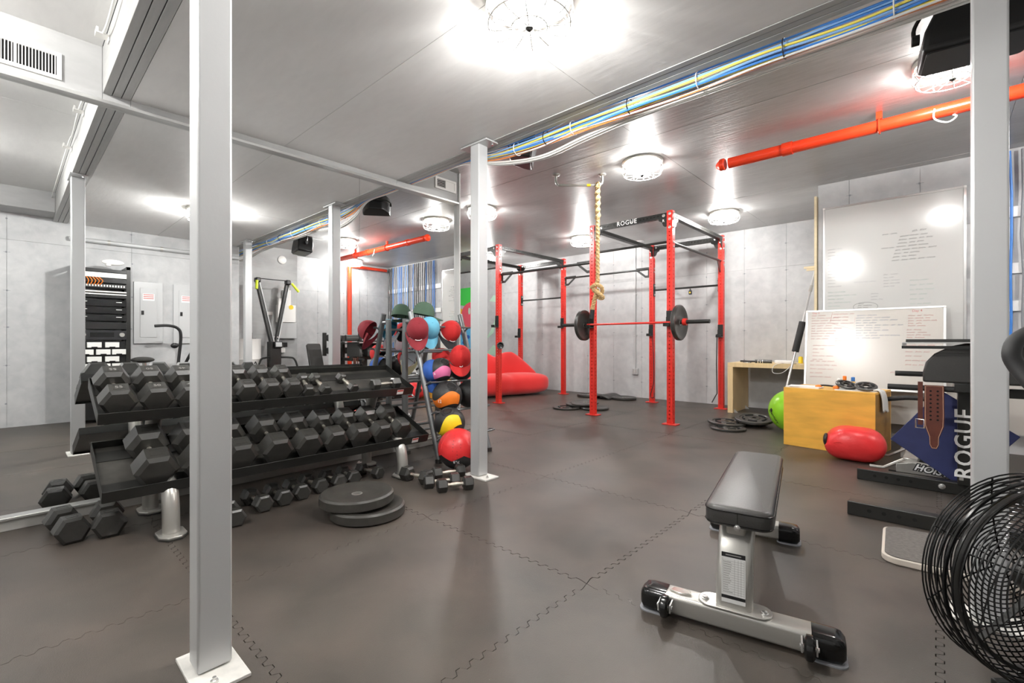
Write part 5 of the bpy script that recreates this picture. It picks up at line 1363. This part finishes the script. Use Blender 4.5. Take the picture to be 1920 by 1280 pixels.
epanel(1.71, 2.05, 1.05, 1.95, 'grey electrical panel second from the equipment rack, seen in the mirror')
t = thing('ceiling_conduit', 'horizontal grey conduit along the top of the wall with the electrical panels', 'conduit', (XO, 1.4, 2.46))
MB().cyl((XO - .03, .56, 2.46), (XO - .03, 2.6, 2.46), .03, n=14).build('pipe', 'panel_grey', t, world=True)
for y in (.95, 1.55, 2.2): MB().cyl((XO - .03, y, 2.46), (XO - .03, y + .03, 2.46), .035, n=14).build('coupling', 'silver_paint', t, world=True)
# ---- ski machine
t = thing('ski_machine', 'tall black ski machine with two slanting arms and lime green handles', 'exercise machine', (1.35, 3.42, 0))
def sp(mb, n, m, **k): return mb.build(n, m, t, world=True, **k)
sp(MB().bb(1.25, 1.42, 3.30, 3.50, 0, 1.08), 'column', 'black_steel', bevel=.01)
for s, y1 in ((-1, 3.14), (1, 3.68)):
    sp(rtube((1.36, 3.40 + s * .03, 1.0), (1.45, y1, 2.2), .075, .06, .01), 'arm', 'black_steel')
    sp(rtube((1.315, 3.40 + s * .03 + .03, 1.05), (1.405, y1 + .03, 2.18), .012, .02, .004), 'cord_track', 'panel_grey')
    sp(MB().box((1.42, y1, 2.22), (.12, .09, .09)), 'pulley', 'black_plastic', bevel=.02)
    sp(MB().cyl((1.33, y1 + s * .04, 2.2), (1.29, y1 + s * (.06 if s < 0 else .16), 2.04), .024, n=12), 'handle', 'neon')
    sp(MB().tube(smooth([(1.3, 3.40 + s * .08, .78), (1.2, 3.40 + s * .2, .78), (1.15, 3.40 + s * .3, .74), (1.12, 3.40 + s * .36, .5), (1.1, 3.40 + s * .40, 0.02)], 5), .018, 8), 'base_loop', 'black_steel')
sp(MB().cyl((1.42, 3.14, 2.25), (1.42, 3.68, 2.25), .007, n=8), 'top_cord', 'cable_black')
sp(MB().bb(1.19, 1.26, 3.36, 3.50, .96, 1.08), 'monitor', 'black_plastic', bevel=.01); sp(MB().bb(1.186, 1.19, 3.375, 3.485, .985, 1.065), 'screen', 'panel_grey')
for z in (1.1, 1.16):
    for y in (3.37, 3.43): bolt(t, (1.245 - 1.35, y - 3.42, z), (-1, 0, 0), .5)
# ---- white steel drum
t = thing('steel_drum', 'white steel drum standing behind the ski machine', 'drum', (1.45, 2.925, 0))
MB().lathe([(0, 0), (.27, 0), (.28, .02), (.27, .04), (.27, .36), (.283, .38), (.27, .40), (.27, .74), (.283, .76), (.27, .78), (.27, 1.10), (.28, 1.13), (.255, 1.12), (0, 1.12)], 36).build('barrel', 'white_plastic', t)
text('WD', .16, 'cable_black', T(-.272, .04, .66) @ RZ(-90) @ RX(90), parent=t, world=False)
t = thing('two_way_radio', 'black handheld radio standing on the white drum', 'radio', (1.28, 2.98, 1.13))
MB().bb(1.25, 1.29, 2.95, 3.0, 1.13, 1.24).build('body', 'black_plastic', t, world=True, bevel=.005); MB().cyl((1.27, 2.96, 1.24), (1.27, 2.96, 1.32), .006, n=8).build('antenna', 'black_plastic', t, world=True); MB().bb(1.22, 1.32, 2.93, 3.05, 1.12, 1.135).build('dock', 'black_plastic', t, world=True)
# ---- boxes on the ski wall
t = thing('control_box', 'white control boxes stacked on the wall behind the ski machine', 'control box', (1.7, 3.75, 1.1))
MB().bb(1.63, 1.75, 3.58, 3.92, 1.46, 1.80).build('white_cover', 'white_plastic', t, world=True, bevel=.005)
MB().bb(1.66, 1.75, 3.70, 3.84, 1.80, 2.10).build('upper_cover', 'white_plastic', t, world=True, bevel=.005)
MB().bb(1.66, 1.75, 3.60, 3.66, 1.80, 1.93).build('small_unit', 'white_plastic', t, world=True, bevel=.004)
MB().bb(1.65, 1.75, 3.60, 3.95, 1.14, 1.455).build('grey_cover', 'panel_grey', t, world=True, bevel=.005)
MB().cyl((1.629, 3.83, 1.76), (1.626, 3.83, 1.76), .045, n=20).build('yellow_sticker', 'yellow', t, world=True)
MB().bb(1.7, 1.75, 3.56, 3.64, .92, 1.03).bb(1.68, 1.75, 3.66, 3.74, .86, 1.03).build('outlet', 'white_plastic', t, world=True, bevel=.004)
MB().bb(1.66, 1.75, 3.69, 3.77, .97, 1.06).build('adapter', 'black_plastic', t, world=True)
MB().bb(1.735, 1.75, 3.42, 3.52, 1.60, 1.66).build('switch_plate', 'white_plastic', t, world=True)
o = MB().lathe([(0, 0), (.075, 0), (.08, .02), (.05, .04), (0, .045)], 20, T(1.75, 3.70, 2.70) @ RY(-90)).build('wall_detector', 'white_plastic'); tag(o, 'round white detector high on the plywood wall, seen in the mirror', 'detector')
t = thing('light_switch', 'white light switch on the short wall beside the white drum', 'switch', (1.0, 2.62, 1.4))
MB().bb(.95, 1.09, 2.62, 2.64, 1.36, 1.46).build('plate', 'white_plastic', t, world=True, bevel=.003); MB().box((1.02, 2.645, 1.41), (.03, .012, .012), None).build('toggle', 'black_plastic', t, world=True)
# ---- incline bench and yellow plate
t = thing('incline_bench', 'black incline bench standing upright beside the ski machine', 'bench', (1.6, 4.3, 0))
MB().prism(rrect(.28, 1.0, .04), 0, .07, T(1.45, 4.25, .55) @ RZ(-90) @ RX(70)).build('backrest', 'vinyl', t, world=True, bevel=.01)
MB().bb(1.3, 1.9, 4.23, 4.29, .05, .12).bb(1.45, 1.52, 4.23, 4.29, .1, .5).build('frame', 'black_steel', t, world=True, bevel=.005)
o = plate((1.3, 4.55, .17), (90, 0, 60), 'yellow rimmed weight plate standing behind the machine', .17, .05, m='yellow', group='coloured plates')
# ---- bundle of conduits and cables on the whiteboard wall
rnd = random.Random(5)
for k in range(26):
    x = .45 + k * .075 + rnd.uniform(-.02, .02)
    m = rnd.choice(['cable_blue', 'cable_black', 'cable_grey', 'cable_lightblue', 'cable_black', 'cable_blue', 'cable_grey'])
    o = MB().tube([(x + rnd.uniform(-.012, .012), YW - .035, z) for z in (.55, .9, 1.3, 1.7, 2.1, 2.5, 2.9)], .011, 6).build('wall_cable', m)
    tag(o, '%s vertical %s wall cable, counted from the whiteboards' % (['first', 'second', 'third', 'fourth', 'fifth', 'sixth', 'seventh', 'eighth', 'ninth', 'tenth', 'eleventh', 'twelfth', 'thirteenth', 'fourteenth', 'fifteenth', 'sixteenth', 'seventeenth', 'eighteenth', 'nineteenth', 'twentieth', 'twenty-first', 'twenty-second', 'twenty-third', 'twenty-fourth', 'twenty-fifth', 'twenty-sixth'][k], m.split('_')[1].replace('lightblue', 'pale blue')), 'cable', 'vertical cables on the right end of the whiteboard wall')
for k, z in enumerate((2.32, 1.78, 1.42)):
    o = MB().bb(.24, 2.3, YW - .022, YW, z - .05, z + .05).build('cable_batten', 'white_trim', bevel=.002); tag(o, ['topmost', 'middle', 'lowest'][k] + ' white batten holding the vertical wall cables', 'batten', 'white battens on the whiteboard wall')
